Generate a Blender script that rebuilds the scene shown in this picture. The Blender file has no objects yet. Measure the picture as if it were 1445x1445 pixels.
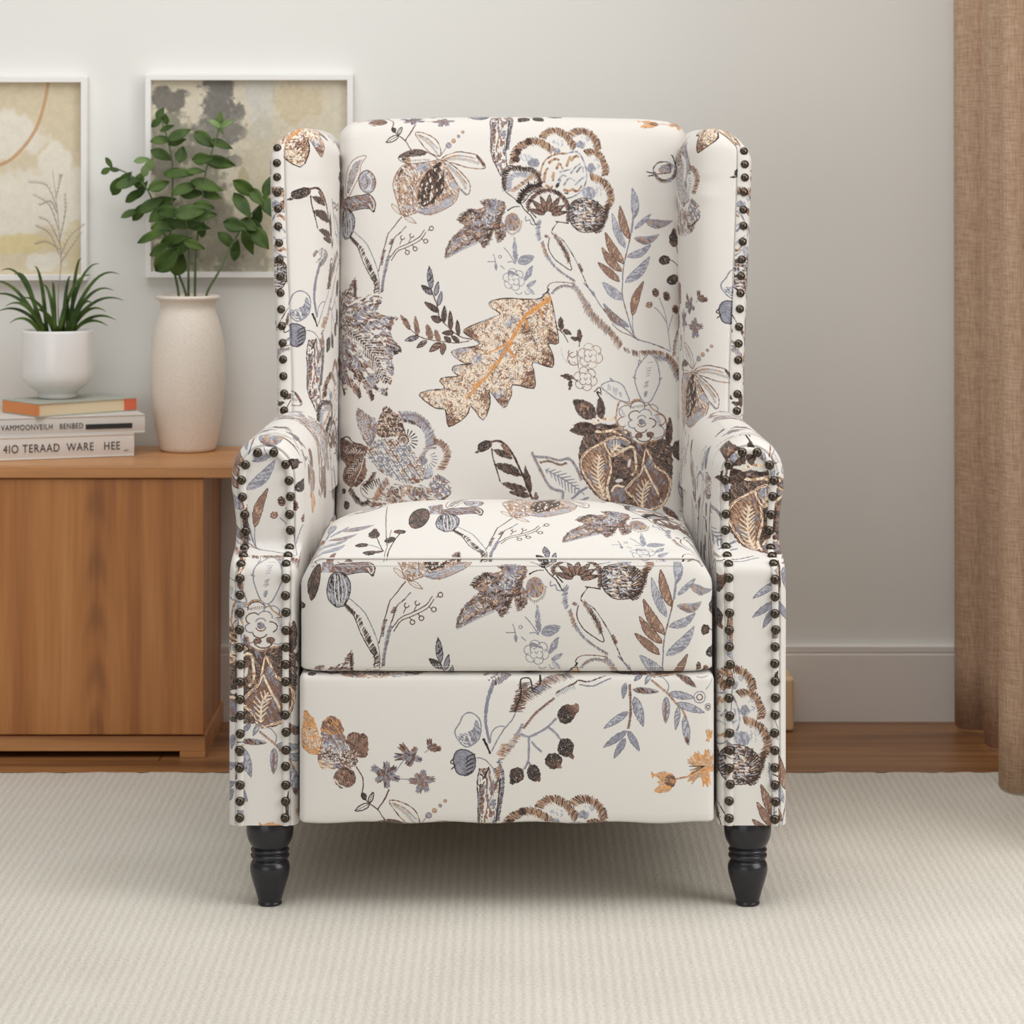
import bpy, math, random
import numpy as np
from mathutils import Vector
C = bpy.context.scene.collection
PI = math.pi
random.seed(7)

# ------------------------------------------------------------------ places
FP, CAMD, CAMZ, HZ = 3937.0, 3.5, 0.9484, 218.0
def at(px, py, Y):                       # where a point seen at (px, py) stands when it is Y metres behind the chair front
    D = Y + CAMD
    return Vector(((px - 722.5) * D / FP, Y, CAMZ - (py - HZ) * D / FP))
def SX(px, Y): return (px - 722.5) * (Y + CAMD) / FP
def SZ(py, Y): return CAMZ - (py - HZ) * (Y + CAMD) / FP

def lin(c):
    return tuple((v / 255 / 12.92 if v / 255 <= .04045 else ((v / 255 + .055) / 1.055) ** 2.4) for v in c) + (1.0,)

# ------------------------------------------------------------------ object helpers
def link(name, me, mat=None, parent=None):
    o = bpy.data.objects.new(name, me); C.objects.link(o)
    if mat is not None: o.data.materials.append(mat)
    if parent is not None: o.parent = parent
    return o
def empty(name, loc=(0, 0, 0)):
    o = bpy.data.objects.new(name, None); C.objects.link(o); o.location = loc
    o.empty_display_size = .05
    return o
def tag(o, label, cat, group=None):
    o['label'] = label; o['category'] = cat
    if group: o['group'] = group
    return o
def struct(o): o['kind'] = 'structure'; return o

class MB:
    """collects verts / faces / uvs and makes ONE mesh"""
    def __init__(s): s.v = []; s.f = []; s.uv = []; s.key = {}; s.mi = []; s.cur = 0
    def vert(s, p, weld=False):
        if weld:
            k = (round(p[0], 5), round(p[1], 5), round(p[2], 5))
            if k in s.key: return s.key[k]
            s.key[k] = len(s.v)
        s.v.append(tuple(p)); return len(s.v) - 1
    def face(s, idx, uv=None):
        if len(set(idx)) < 3: return
        if len(set(idx)) < len(idx):
            q, u = [], []
            for k, i in enumerate(idx):
                if i not in q:
                    q.append(i)
                    if uv: u.append(uv[k])
            idx, uv = q, (u if uv else None)
        s.f.append(tuple(idx)); s.uv.append(uv); s.mi.append(s.cur)
    def grid(s, P, UV=None, cu=False, cv=False, weld=False, flip=False):
        n, m = len(P), len(P[0])
        I = [[s.vert(P[i][j], weld) for j in range(m)] for i in range(n)]
        for i in range(n if cu else n - 1):
            for j in range(m if cv else m - 1):
                a = [(i, j), ((i + 1) % n, j), ((i + 1) % n, (j + 1) % m), (i, (j + 1) % m)]
                if flip: a.reverse()
                s.face([I[p][q] for p, q in a], [UV[p][q] for p, q in a] if UV else None)
        return I
    def box(s, x0, x1, y0, y1, z0, z1):
        b = len(s.v)
        s.v += [(x0, y0, z0), (x1, y0, z0), (x1, y1, z0), (x0, y1, z0), (x0, y0, z1), (x1, y0, z1), (x1, y1, z1), (x0, y1, z1)]
        for f in ((0, 3, 2, 1), (4, 5, 6, 7), (0, 1, 5, 4), (1, 2, 6, 5), (2, 3, 7, 6), (3, 0, 4, 7)):
            s.face([b + k for k in f])
    def tube(s, pts, r, n=8, cap=True):
        pts = [Vector(p) for p in pts]; rs = r if isinstance(r, (list, tuple)) else [r] * len(pts)
        rings = []; ref = Vector((0.13, 0.2, 1)).normalized()
        for k, p in enumerate(pts):
            t = (pts[min(k + 1, len(pts) - 1)] - pts[max(k - 1, 0)]).normalized()
            a = t.cross(ref)
            if a.length < .05: a = t.cross(Vector((1, 0, 0)))
            a.normalize(); b = t.cross(a)
            rings.append([p + (a * math.cos(q * 2 * PI / n) + b * math.sin(q * 2 * PI / n)) * rs[k] for q in range(n)])
        I = s.grid(rings, cv=True)
        if cap:
            s.face(I[0][::-1]); s.face(I[-1])
    def lathe(s, prof, c=(0, 0, 0), n=40, uvf=None):
        rings = [[(c[0] + r * math.cos(q * 2 * PI / n), c[1] + r * math.sin(q * 2 * PI / n), c[2] + z) for q in range(n)] for r, z in prof]
        I = s.grid(rings, cv=True, flip=True)
        s.face(I[0][::-1]); s.face(I[-1])
    def build(s, name, mat=None, parent=None, smooth=True, bevel=0, seg=2, mats=None):
        me = bpy.data.meshes.new(name); me.from_pydata(s.v, [], s.f)
        if any(u is not None for u in s.uv):
            L = me.uv_layers.new(name='UVMap'); k = 0
            for fi, f in enumerate(s.f):
                for q in range(len(f)):
                    if s.uv[fi] is not None: L.data[k].uv = s.uv[fi][q]
                    k += 1
        me.polygons.foreach_set('use_smooth', [smooth] * len(me.polygons))
        me.validate(); me.update()
        o = link(name, me, mat, parent)
        if mats:
            for m_ in mats: me.materials.append(m_)
            me.polygons.foreach_set('material_index', s.mi[:len(me.polygons)])
        if bevel:
            b = o.modifiers.new('bevel', 'BEVEL'); b.width = bevel; b.segments = seg; b.limit_method = 'ANGLE'
        return o

def catmull(P, n=8, closed=False):
    P = [np.array(p, float) for p in P]; N = len(P); out = []
    for i in range(N if closed else N - 1):
        if closed: a, b, c, d = P[(i - 1) % N], P[i], P[(i + 1) % N], P[(i + 2) % N]
        else: a, b, c, d = P[max(i - 1, 0)], P[i], P[i + 1], P[min(i + 2, N - 1)]
        for k in range(n):
            t = k / n
            out.append(.5 * ((2 * b) + (c - a) * t + (2 * a - 5 * b + 4 * c - d) * t * t + (3 * b - a - 3 * c + d) * t ** 3))
    if not closed: out.append(P[-1])
    return out
def smooth01(t): t = max(0., min(1., t)); return t * t * (3 - 2 * t)

# ------------------------------------------------------------------ materials
def mat(name, col=(200, 200, 200), rough=.5, metal=0, spec=.5):
    m = bpy.data.materials.new(name); m.use_nodes = True
    b = m.node_tree.nodes['Principled BSDF']
    b.inputs['Base Color'].default_value = lin(col); b.inputs['Roughness'].default_value = rough
    b.inputs['Metallic'].default_value = metal; b.inputs['Specular IOR Level'].default_value = spec
    return m, m.node_tree, b
def N(nt, typ, **kw):
    n = nt.nodes.new(typ)
    for k, v in kw.items():
        if k in n.inputs: n.inputs[k].default_value = v
        else: setattr(n, k, v)
    return n
def coords(nt, scale=(1, 1, 1), kind='Object'):
    tc = N(nt, 'ShaderNodeTexCoord'); mp = N(nt, 'ShaderNodeMapping'); mp.inputs['Scale'].default_value = scale
    nt.links.new(tc.outputs[kind], mp.inputs['Vector']); return mp.outputs['Vector']
def ramp(nt, fac, stops):
    r = N(nt, 'ShaderNodeValToRGB'); e = r.color_ramp.elements
    while len(e) < len(stops): e.new(.5)
    for k, (p, c) in enumerate(stops): e[k].position = p; e[k].color = lin(c)
    nt.links.new(fac, r.inputs['Fac']); return r.outputs['Color']
def bump(nt, b, h, strength=.2, dist=.002):
    bn = N(nt, 'ShaderNodeBump'); bn.inputs['Strength'].default_value = strength; bn.inputs['Distance'].default_value = dist
    nt.links.new(h, bn.inputs['Height']); nt.links.new(bn.outputs['Normal'], b.inputs['Normal'])
# ------------------------------------------------------------------ the printed fabric: one repeat of the pattern, drawn stroke by stroke
TX0, TY0, PX, PY, K = 440.0, 34.0, 560.0, 680.0, 3
W_, H_ = int(PX * K), int(PY * K)
BASE = (219, 215, 209)
DK, BR, TN, GY, GL, OR, CR, WH = (56, 47, 44), (132, 101, 86), (177, 145, 119), (134, 134, 145), (170, 171, 179), (203, 146, 91), (224, 205, 181), BASE
MB_ = (96, 73, 64)
rng = np.random.default_rng(3)
canvas = np.empty((H_, W_, 3), np.float32); canvas[:] = np.array(BASE) / 255
def vnoise(cell, h=H_, w=W_, seed=1):
    r = np.random.default_rng(seed); gh, gw = h // cell + 1, w // cell + 1
    g = r.random((gh, gw)).astype(np.float32)
    y = np.arange(h) / cell; x = np.arange(w) / cell
    y0 = y.astype(int); x0 = x.astype(int); fy = (y - y0)[:, None]; fx = (x - x0)[None]
    fy = fy * fy * (3 - 2 * fy); fx = fx * fx * (3 - 2 * fx)
    y1 = (y0 + 1) % gh; x1 = (x0 + 1) % gw
    a = g[np.ix_(y0, x0)]; b = g[np.ix_(y0, x1)]; c = g[np.ix_(y1, x0)]; d = g[np.ix_(y1, x1)]
    return (a * (1 - fx) + b * fx) * (1 - fy) + (c * (1 - fx) + d * fx) * fy
NA, NB, NC = vnoise(30, seed=1), vnoise(10, seed=2), vnoise(5, seed=5)

def pmask(poly):
    p = (np.asarray(poly, float) - (TX0, TY0)) * K
    x0, y0 = np.floor(p.min(0)).astype(int); x1, y1 = np.ceil(p.max(0)).astype(int) + 1
    w, h = x1 - x0, y1 - y0
    m = np.zeros((h, w), bool); xs = np.arange(w) + .5 + x0
    q = np.roll(p, -1, 0)
    for (ax, ay), (bx, by) in zip(p, q):
        if ay == by: continue
        lo, hi = (ay, by) if ay < by else (by, ay)
        r0, r1 = max(0, math.ceil(lo - .5 - y0)), min(h, math.ceil(hi - .5 - y0))
        if r1 <= r0: continue
        yy = np.arange(r0, r1) + .5 + y0
        xi = ax + (yy - ay) * (bx - ax) / (by - ay)
        m[r0:r1] ^= xs[None] < xi[:, None]
    return m, np.arange(x0, x1), np.arange(y0, y1)
def put(m, xs, ys, col):
    ix = np.ix_(ys % H_, xs % W_); sub = canvas[ix]
    c = np.asarray(col, np.float32) / 255
    if c.ndim == 1: sub[m] = c
    else: sub[m] = c[m]
    canvas[ix] = sub
def jag(poly, amp=.7, step=1.6, closed=True):
    P = np.asarray(poly, float); Q = np.roll(P, -1, 0) if closed else P[1:]
    out = []
    for a, b in zip(P, Q):
        d = b - a; L = math.hypot(*d)
        n = max(1, int(L / step))
        nv = np.array((-d[1], d[0])) / (L + 1e-6)
        for k in range(n): out.append(a + d * k / n + nv * rng.uniform(-amp, amp))
    return out
def sm(P, n=6): return catmull(P, n, True)
def fill(poly, col, amp=0.):
    put(*pmask(jag(poly, amp) if amp else poly), col)
def hsh(a, b=0):
    v = np.sin(a * 127.1 + b * 311.7) * 43758.5453
    return v - np.floor(v)
def fillh(poly, cols, ang=30, per=1.7, blk=9, gap=.1, amp=.7, center=None, nper=40, wob=1.6):
    """embroidered fill: short parallel (or radial) stitches in a mix of colours; None lets the cloth show"""
    m, xs, ys = pmask(jag(poly, amp) if amp else poly)
    ix = np.ix_(ys % H_, xs % W_); nb = NB[ix]; na = NA[ix]
    X = xs[None] / K + TX0 + 0 * ys[:, None]; Y = ys[:, None] / K + TY0 + 0 * xs[None]
    if center is None:
        a = math.radians(ang)
        s = (-math.sin(a) * X + math.cos(a) * Y) / per + wob * (na - .5) * 2 + (nb - .5) * .8
        al = (math.cos(a) * X + math.sin(a) * Y) / blk
    else:
        dx, dy = X - center[0], Y - center[1]
        s = np.arctan2(dy, dx) / (2 * PI) * nper + (nb - .5) * .8
        al = np.hypot(dx, dy) / blk
    i = np.floor(s); bl = np.floor(al + hsh(i) * 3 + (na - .5) * 2)
    ch = np.minimum((hsh(i, bl) * .55 + na * .45) * 1.15 - .07, .999).clip(0, .999)
    ci = (ch * len(cols)).astype(int)
    keep = m & ((s - i) > gap)
    lut = np.array([c if c is not None else (0, 0, 0) for c in cols], np.float32); ok = np.array([c is not None for c in cols])
    put(keep & ok[ci], xs, ys, lut[ci])
def seg(a, b, wa, wb, col):
    a = np.asarray(a, float); b = np.asarray(b, float); d = b - a; L = math.hypot(*d)
    if L < 1e-6: return
    n = np.array((-d[1], d[0])) / L; e = d / L * .15
    fill([a - e + n * wa / 2, b + e + n * wb / 2, b + e - n * wb / 2, a - e - n * wa / 2], col)
def stroke(P, w, col, w2=None, jit=.25, n=5, closed=False):
    Q = catmull(P, n, closed)
    if closed: Q.append(Q[0])
    Q = [q + rng.uniform(-jit, jit, 2) for q in Q]; L = len(Q) - 1
    w2 = w if w2 is None else w2
    for k in range(L):
        c = col[rng.integers(len(col))] if isinstance(col, list) else col
        ww = lambda t: (w + (w2 - w) * t) * (1 + .25 * rng.uniform(-1, 1))
        seg(Q[k], Q[k + 1], ww(k / L), ww((k + 1) / L), c)
def rope(P, w, cols, n=6, fringe=1.0, cover=1.0, tick=0.9):
    """a thick hatched limb: many short slanted stitches across the path"""
    Q = catmull(P, n); 
    acc = 0
    for k in range(len(Q) - 1):
        d = Q[k + 1] - Q[k]; L = math.hypot(*d)
        t = d / (L + 1e-6); nv = np.array((-t[1], t[0])); x = -acc % tick
        acc += L
        while x < L:
            if rng.random() < cover:
                c = cols[rng.integers(len(cols))]
                a = Q[k] + t * x; h = w / 2 * (1 + fringe * rng.uniform(-.35, .3))
                if c is not None: seg(a - nv * h - t * w * .22, a + nv * h * (1 + fringe * rng.uniform(-.3, .2)) + t * w * .22, .9, .55, c)
            x += tick
def ell(cx, cy, rx, ry, rot=0, n=28):
    a = math.radians(rot)
    return [(cx + rx * math.cos(t) * math.cos(a) - ry * math.sin(t) * math.sin(a), cy + rx * math.cos(t) * math.sin(a) + ry * math.sin(t) * math.cos(a)) for t in np.linspace(0, 2 * PI, n, endpoint=False)]
def leafpoly(b, t, w, bend=0., pk=.42):
    b = np.array(b, float); t = np.array(t, float); d = t - b; L = math.hypot(*d); e = d / L; n = np.array((-e[1], e[0]))
    mid = lambda s: b + d * s + n * bend * L * math.sin(PI * s)
    wd = lambda s: w / 2 * math.sin(PI * min(1, s ** (math.log(.5) / math.log(pk)))) ** .8
    S = np.linspace(0, 1, 12)
    return [mid(s) + n * wd(s) for s in S] + [mid(s) - n * wd(s) for s in S[::-1][1:-1]], [mid(s) for s in S]
def leaf(b, t, w, cols, line=None, bend=0., rib=None, ang=None, gap=.08, per=1.4):
    p, m = leafpoly(b, t, w, bend)
    if cols:
        a = math.degrees(math.atan2(t[1] - b[1], t[0] - b[0])) + 35 if ang is None else ang
        fillh(p, cols, a, per, 6, gap, .9)
    if line: stroke(p + [p[0]], .9, line, jit=.45, n=2)
    if rib: stroke(m[:-1], .9, rib, jit=.15, n=1)
def ticks(P, ln, col, sp=2.6, w=1.0, n=6, side=1, vary=.3):
    Q = catmull(P, n); acc = 0
    for k in range(len(Q) - 1):
        d = Q[k + 1] - Q[k]; L = math.hypot(*d); t = d / (L + 1e-6); nv = np.array((-t[1], t[0])) * side; x = -acc % sp; acc += L
        while x < L:
            a = Q[k] + t * x; seg(a, a + nv * ln * (1 + rng.uniform(-vary, vary)), w, w * .5, col); x += sp
def veins(P, ln, col, sp=4, w=.9, ang=45):
    """herring-bone veins to both sides of a midrib"""
    Q = catmull(P, 5); acc = 0; a = math.radians(ang); Lt = sum(math.hypot(*(Q[k + 1] - Q[k])) for k in range(len(Q) - 1)); done = 0
    for k in range(len(Q) - 1):
        d = Q[k + 1] - Q[k]; L = math.hypot(*d); t = d / (L + 1e-6); x = -acc % sp; acc += L
        while x < L:
            p = Q[k] + t * x; f = math.sin(PI * (.12 + .8 * (done + x) / Lt))
            for s in (-1, 1):
                c, q = math.cos(a * s), math.sin(a * s)
                e = np.array((t[0] * c - t[1] * q, t[0] * q + t[1] * c)); seg(p, p + e * ln * f, w, w * .6, col)
            x += sp
        done += L
def squig(poly, cols, nper=.05, ln=4, w=.9):
    m, xs, ys = pmask(poly); yy, xx = np.nonzero(m)
    for k in range(int(len(yy) / (K * K) * nper)):
        j = rng.integers(len(yy)); x = xs[xx[j]] / K + TX0; y = ys[yy[j]] / K + TY0
        a = rng.uniform(0, 2 * PI); c = cols[rng.integers(len(cols))]; pts = [(x, y)]
        for q in range(3): a += rng.uniform(-1.2, 1.2); x += math.cos(a) * ln / 3; y += math.sin(a) * ln / 3; pts.append((x, y))
        ex, ey = int((x - TX0) * K - xs[0]), int((y - TY0) * K - ys[0])
        if not (0 <= ex < m.shape[1] and 0 <= ey < m.shape[0] and m[ey, ex]): continue
        for q in range(3): seg(pts[q], pts[q + 1], w, w, c)
def squig_in(outer, poly, cols, nper=.05, ln=4, w=.9):
    mo, ox, oy = pmask(outer); m, xs, ys = pmask(poly)
    yy, xx = np.nonzero(m)
    for k in range(int(len(yy) / (K * K) * nper)):
        j = rng.integers(len(yy)); x = xs[xx[j]] / K + TX0; y = ys[yy[j]] / K + TY0
        a = rng.uniform(0, 2 * PI); c = cols[rng.integers(len(cols))]; pts = [(x, y)]
        for q in range(3): a += rng.uniform(-1.2, 1.2); x += math.cos(a) * ln / 3; y += math.sin(a) * ln / 3; pts.append((x, y))
        ok = True
        for x, y in (pts[0], pts[-1]):
            ex, ey = int((x - TX0) * K - ox[0]), int((y - TY0) * K - oy[0])
            ok &= bool(0 <= ex < mo.shape[1] and 0 <= ey < mo.shape[0] and mo[ey, ex])
        if ok:
            for q in range(3): seg(pts[q], pts[q + 1], w, w, c)
def dots(poly, col, nper=.06, r=.9):
    m, xs, ys = pmask(poly); yy, xx = np.nonzero(m)
    for k in range(int(len(yy) / (K * K) * nper)):
        j = rng.integers(len(yy)); x = xs[xx[j]] / K + TX0; y = ys[yy[j]] / K + TY0
        fill(ell(x, y, r * rng.uniform(.7, 1.4), r * rng.uniform(.7, 1.2), rng.uniform(0, 180), 8), col)
def ring(cx, cy, r, col, w=1.1, r2=None, a0=0, a1=360):
    r2 = r if r2 is None else r2
    stroke([(cx + r * math.cos(math.radians(a)), cy + r2 * math.sin(math.radians(a))) for a in np.linspace(a0, a1, 11)], w, col, jit=.15, n=2)
def rose(cx, cy, r, cols, fillc=None, w=.9):
    if fillc: fill(sm([(cx + r * (1 + .08 * (k % 2)) * math.cos(k * PI / 5), cy + r * (1 + .08 * (k % 2)) * math.sin(k * PI / 5)) for k in range(10)]), fillc)
    for k in range(6):
        a = k * PI / 3 + .3
        ring(cx + r * .62 * math.cos(a), cy + r * .62 * math.sin(a), r * .42, cols[k % len(cols)], w, None, math.degrees(a) - 105, math.degrees(a) + 105)
    for k in range(4):
        a = k * PI / 2 + .8
        ring(cx + r * .3 * math.cos(a), cy + r * .3 * math.sin(a), r * .3, cols[(k + 1) % len(cols)], w, None, math.degrees(a) - 110, math.degrees(a) + 90)
    stroke([(cx - r * .14, cy - r * .1), (cx, cy + r * .12), (cx + r * .16, cy - r * .12)], w, cols[0])
def bud(cx, cy, rx, ry, rot=0, cols=(DK, DK, MB_)):
    fillh(ell(cx, cy, rx, ry, rot), list(cols), rot + 40, 1.5, 5, .06, .7); dots(ell(cx, cy, rx * .7, ry * .7, rot), WH, .05, .5)
def F(*P):                               # points read on the lower front panel, brought to the repeat
    r = [(803 + (x - 803) / 1.157, 187 + (y - 1125) / 1.157) for x, y in P]
    return r if len(r) > 1 else r[0]
S1 = 1 / 1.157

def draw_pattern():
    bn = [BR, MB_, DK, GY]; bg = [BR, GY, BR, TN]
    # ---- striped flower at the left, with bulb and forked stem
    fillh(ell(448, 303, 12, 27, 8), [DK, MB_, DK, BR], 60, 1.5, 6); stroke(ell(448, 303, 12, 27, 8), 1.2, DK, n=1, closed=True)
    p = sm([(481, 273), (484, 247), (491, 231), (501, 223), (514, 220.6), (507, 233), (505, 247), (498, 262), (489, 278)])
    fill(p, WH); fillh([(484, 272), (488, 247), (497, 230), (507, 226), (502, 245), (495, 260), (488, 274)], [BR, GY, MB_, GY], -40, 2, 7)
    stroke(p, 1, BR, n=1, closed=True); stroke([(483, 277), (492, 250), (508, 226)], .9, MB_); veins([(484, 274), (493, 250), (506, 228)], 8, WH, 3, .9)
    p = ell(516, 257, 12, 16, -10); fillh(p, [GY, GL, BR], 0, 2, 5, .15, center=(502, 262), nper=60); stroke(p, 1.3, MB_, n=1, closed=True)
    ring(514, 258, 8, WH, 1.4, 11, -80, 90); ring(512, 259, 5, MB_, 1, 7, -80, 90)
    p = sm([(477, 284), (495, 278), (508, 276), (520, 275), (528, 287), (526, 300), (519, 295), (505, 296), (491, 299), (478, 296)])
    fillh(p, [BR, GY, MB_, BR], 20, 1.6, 8); stroke(p, 1, DK, n=1, closed=True); stroke([(520, 277), (526, 288), (524, 297), (519, 288)], 1.3, WH); dots(ell(502, 287, 10, 4), WH, .16, .6)
    fillh([(458, 268), (476, 262), (480, 296), (462, 296)], [GY, BR, GL], 70, 1.8, 8)
    p = sm([(474, 300), (488, 296), (498, 308), (497, 325), (491, 336), (480, 338), (470, 324)])
    fillh(p, [GY, DK, GY, GL], 70, 2, 8, .12); stroke(p, 1, DK, n=1, closed=True)
    for q in (-7, -2, 3, 8): stroke([(484 + q * .6, 299), (486 + q, 318), (486 + q * .5, 335)], 1.1, WH)
    rope([(491, 335), (503, 347)], 5, [DK, DK, MB_]); rope([(503, 347), (509, 354), (512, 362), (517, 371), (521, 382)], 5.5, [DK, DK, MB_, None], cover=.8)
    rope([(517, 371), (526, 392), (530, 402), (530, 414)], 7, [DK, DK, MB_, None], cover=.85)
    stroke([(491, 333), (503, 350), (511, 371), (522, 392), (528, 402), (527, 415)], 1.1, DK)
    stroke([(495, 326), (507, 336), (517, 347), (526, 366), (531, 380), (534, 396)], 1.2, GY)
    stroke([(566, 306), (556, 319), (547, 330), (546, 333), (541, 350), (536, 372), (533, 384)], 1.3, MB_)
    stroke([(572, 320), (563, 330), (555, 337), (551, 350), (547, 362), (544, 380), (540, 399), (537, 414)], 1.6, [GY, MB_])
    rope([(553, 338), (550, 346)], 5, [BR, MB_]); rope([(541, 354), (538, 366), (537, 376)], 4, [MB_, BR, GY]); rope([(547, 362), (542, 384), (539, 400), (538, 414)], 4.5, [GY, GY, MB_])
    stroke([(534, 396), (534, 416)], 1, MB_)
    for o in ((0, 0), (2.2, 3.4)):
        stroke([(549 + o[0], 365 + o[1]), (559 + o[0] * .6, 352 + o[1]), (569 + o[0], 347 + o[1]), (580 + o[0], 342 + o[1]), (591 + o[0], 335 + o[1]), (598 + o[0], 325 + o[1])], 1.2, MB_)
    for x, y in ((608, 323), (600, 341), (585, 352), (574, 357)): ring(x, y, 2.9, MB_, 1.3)
    for x, y in ((567, 336), (580, 333)): ring(x, y, 2.8, MB_, 1.3, None, 0, 250); seg((x - 1, y + 3), (x - 4, y + 10), 1.2, 1, MB_)
    for a, b in (((603, 326), (606, 325)), ((594, 338), (597, 340)), ((581, 347), (584, 350)), ((570, 351), (573, 354))): seg(a, b, 1.2, 1.2, MB_)
    # ---- pomegranate
    p = sm([(553, 262), (559, 243), (572, 232), (592, 228), (619, 227), (634, 240), (647, 264), (641, 286), (620, 299), (600, 303), (588, 300), (569, 306), (560, 288)])
    fillh(p, [TN, BR, TN, WH, TN, GL], 62, 1.6, 8, .16); squig(p, [BR, MB_, WH, TN], .06, 7)
    fillh(sm([(588, 298), (612, 290), (640, 276), (636, 290), (612, 303), (597, 304)]), [GY, GL, GL, TN], -20, 1.6, 9)
    fillh(sm([(586, 236), (600, 232), (606, 238), (592, 244)]), [GL, GY], 0, 2)
    stroke(p, 1, BR, n=1, closed=True)
    p = sm([(588, 280), (592, 258), (604, 240), (618, 236), (626, 250), (624, 270), (612, 286), (594, 292)])
    fillh(p, [DK, DK, MB_, None], 62, 2, 6, .1); 
    for k in range(34):
        x, y = rng.uniform(590, 624), rng.uniform(240, 288); leaf((x, y), (x + rng.uniform(-2, 2), y + 5), 2.4, None); fill(ell(x, y, 1.1, 2.6, rng.uniform(-20, 40), 10), WH if k % 3 else TN)
    stroke([(586, 288), (590, 262), (602, 242), (622, 230)], 1.6, TN); stroke([(582, 296), (582, 268), (596, 244)], 1, BR)
    rope([(561, 252), (566, 240), (578, 232)], 3, [DK, MB_, None]); rope([(612, 238), (622, 231)], 5, [DK, DK])
    p = sm([(560, 225), (569, 217), (586, 213), (602, 217), (616, 226), (600, 230), (575, 232)]); fill(p, WH)
    fillh(sm([(560, 224), (569, 217), (586, 213), (602, 217), (592, 222), (574, 223)]), [DK, MB_, DK], 10, 1.6); stroke(p, 1, MB_, n=1, closed=True); fillh(ell(572, 227, 7, 4, 20), [DK, TN, BR], 20); ticks([(580, 227), (604, 226)], 2, MB_, 2.4)
    for P, q in (([(584, 190), (600, 192), (616, 203), (621, 221), (608, 219), (594, 206)], [(590, 195), (606, 207), (618, 222)]), ([(622, 226), (643, 217), (664, 219), (676, 224), (684, 238), (662, 238), (643, 233)], [(628, 227), (650, 226), (676, 232)]), ([(626, 228), (645, 240), (659, 254), (663, 264), (660, 275), (650, 268), (640, 253)], [(632, 236), (648, 252), (658, 268)])):
        fill(sm(P), WH); stroke(sm(P), 1.4, [BR, TN, MB_], n=1, closed=True); stroke([((a + u) / 2, (b + v) / 2) for (a, b), (u, v) in zip(P[:3], q)], 2.2, [TN, GL]); ticks(q, 2, MB_, 2, .8); ticks(q, 2, MB_, 2, .8, side=-1)
    rope([(672, 222), (683, 236)], 3, [DK, MB_]); stroke([(650, 268), (658, 276)], 3, GY); fill(ell(640, 262, 7, 4, 50), GL)
    stroke([(621, 221), (629, 210)], 1.1, GY)
    for x, y, r, c in ((632, 208, 4.4, GY), (639, 202, 3.4, TN), (646, 196, 2.4, GY), (652, 190, 2.3, TN)): fillh(ell(x, y, r, r * .85), [c, c, GL], 30, 1.2, 4); ring(x, y, r * .8, BR, .7)
    for a, b in (((551, 288), (565, 304)), ((569, 306), (587, 316))): p, _ = leafpoly(a, b, 6); stroke(p, .8, BR, n=1, closed=True); seg(a, b, .6, .6, TN)
    # ---- trunk above (also the one under the lower panel's acorns)
    p = [(694, 150), (694, 167), (692, 185), (694, 219), (700, 233), (706, 247), (711, 248), (713, 236), (714, 209), (720, 185), (719, 168), (714, 150)]
    fillh(p, [BR, GY, WH, BR, MB_, WH], 84, 2, 14, .1); stroke([(694, 150), (691, 168), (692, 185), (693, 219), (702, 240), (708, 250)], 1.6, [GY, DK, BR]); stroke([(712, 150), (719, 170), (720, 186), (714, 209), (714, 225), (715, 236), (711, 249)], 1.6, [GY, DK]); stroke([(710, 165), (714, 180), (712, 215)], 1.3, DK)
    rope([(694, 214), (701, 238)], 3, [DK, MB_, None]); stroke([(712, 172), (718, 160), (713, 150)], 1.2, DK); stroke([(691, 168), (696, 173), (700, 166)], 1.2, DK)
    # ---- peony
    H = 9
    for P in ([(724, 232), (728, 216), (742, 206), (758, 203), (774, 211), (780, 216)], [(766, 198), (774, 190), (786, 188), (799, 195), (808, 206), (812, 212)], [(806, 194), (818, 188), (832, 191), (842, 202), (846, 215)], [(828, 219), (840, 216), (850, 226), (856, 240), (854, 249)], [(834, 250), (845, 254), (857, 262), (863, 276), (860, 290), (850, 300)]):
        rope(P, 10, [DK, MB_, TN, BR, DK, TN], tick=.7, fringe=.8); rope(P, 5, [TN, BR, MB_, TN], tick=1, fringe=.5)
    for x, y in ((731, 217), (729, 226), (746, 203)): fillh(ell(x, y, 5, 5), [DK, DK, MB_], 50, 1.4, 4, .05, 1)
    for x, y, a, b in ((753, 231, 9, 6), (786, 215, 6, 4), (821, 207, 7, 5), (836, 238, 6, 7), (832, 273, 10, 9)): fillh(ell(x, y, a, b, 10), [GY, GY, GL], 70, 1.3, 5, .06, 1)
    fill(ell(796, 250, 34, 32), WH)
    for x, y, a, b in ((742, 224, 9, 5), (788, 205, 9, 5), (826, 200, 8, 4), (844, 232, 5, 8), (846, 268, 6, 10)): fillh(ell(x, y, a, b), [GL, WH, GL, WH], 60, 1.6, 6, .2)
    stroke([(775, 274), (764, 262), (763, 245), (770, 228), (786, 220), (800, 219)], 2.4, [TN, BR]); stroke([(800, 219), (816, 217), (826, 232), (829, 250), (824, 266), (812, 277), (800, 281)], 2.2, [GL, GY, GL])
    for P in ([(768, 258), (770, 244), (774, 238)], [(774, 232), (784, 226), (790, 228)], [(786, 240), (790, 232), (795, 240)], [(780, 252), (782, 244), (781, 256)], [(800, 236), (804, 226), (806, 222)], [(806, 228), (814, 222), (818, 224)], [(770, 262), (778, 266), (780, 262)], [(808, 268), (816, 270), (822, 262)], [(796, 268), (804, 270), (810, 266)]): stroke(P, 4.2, [TN, TN, BR], 2.4)
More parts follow.
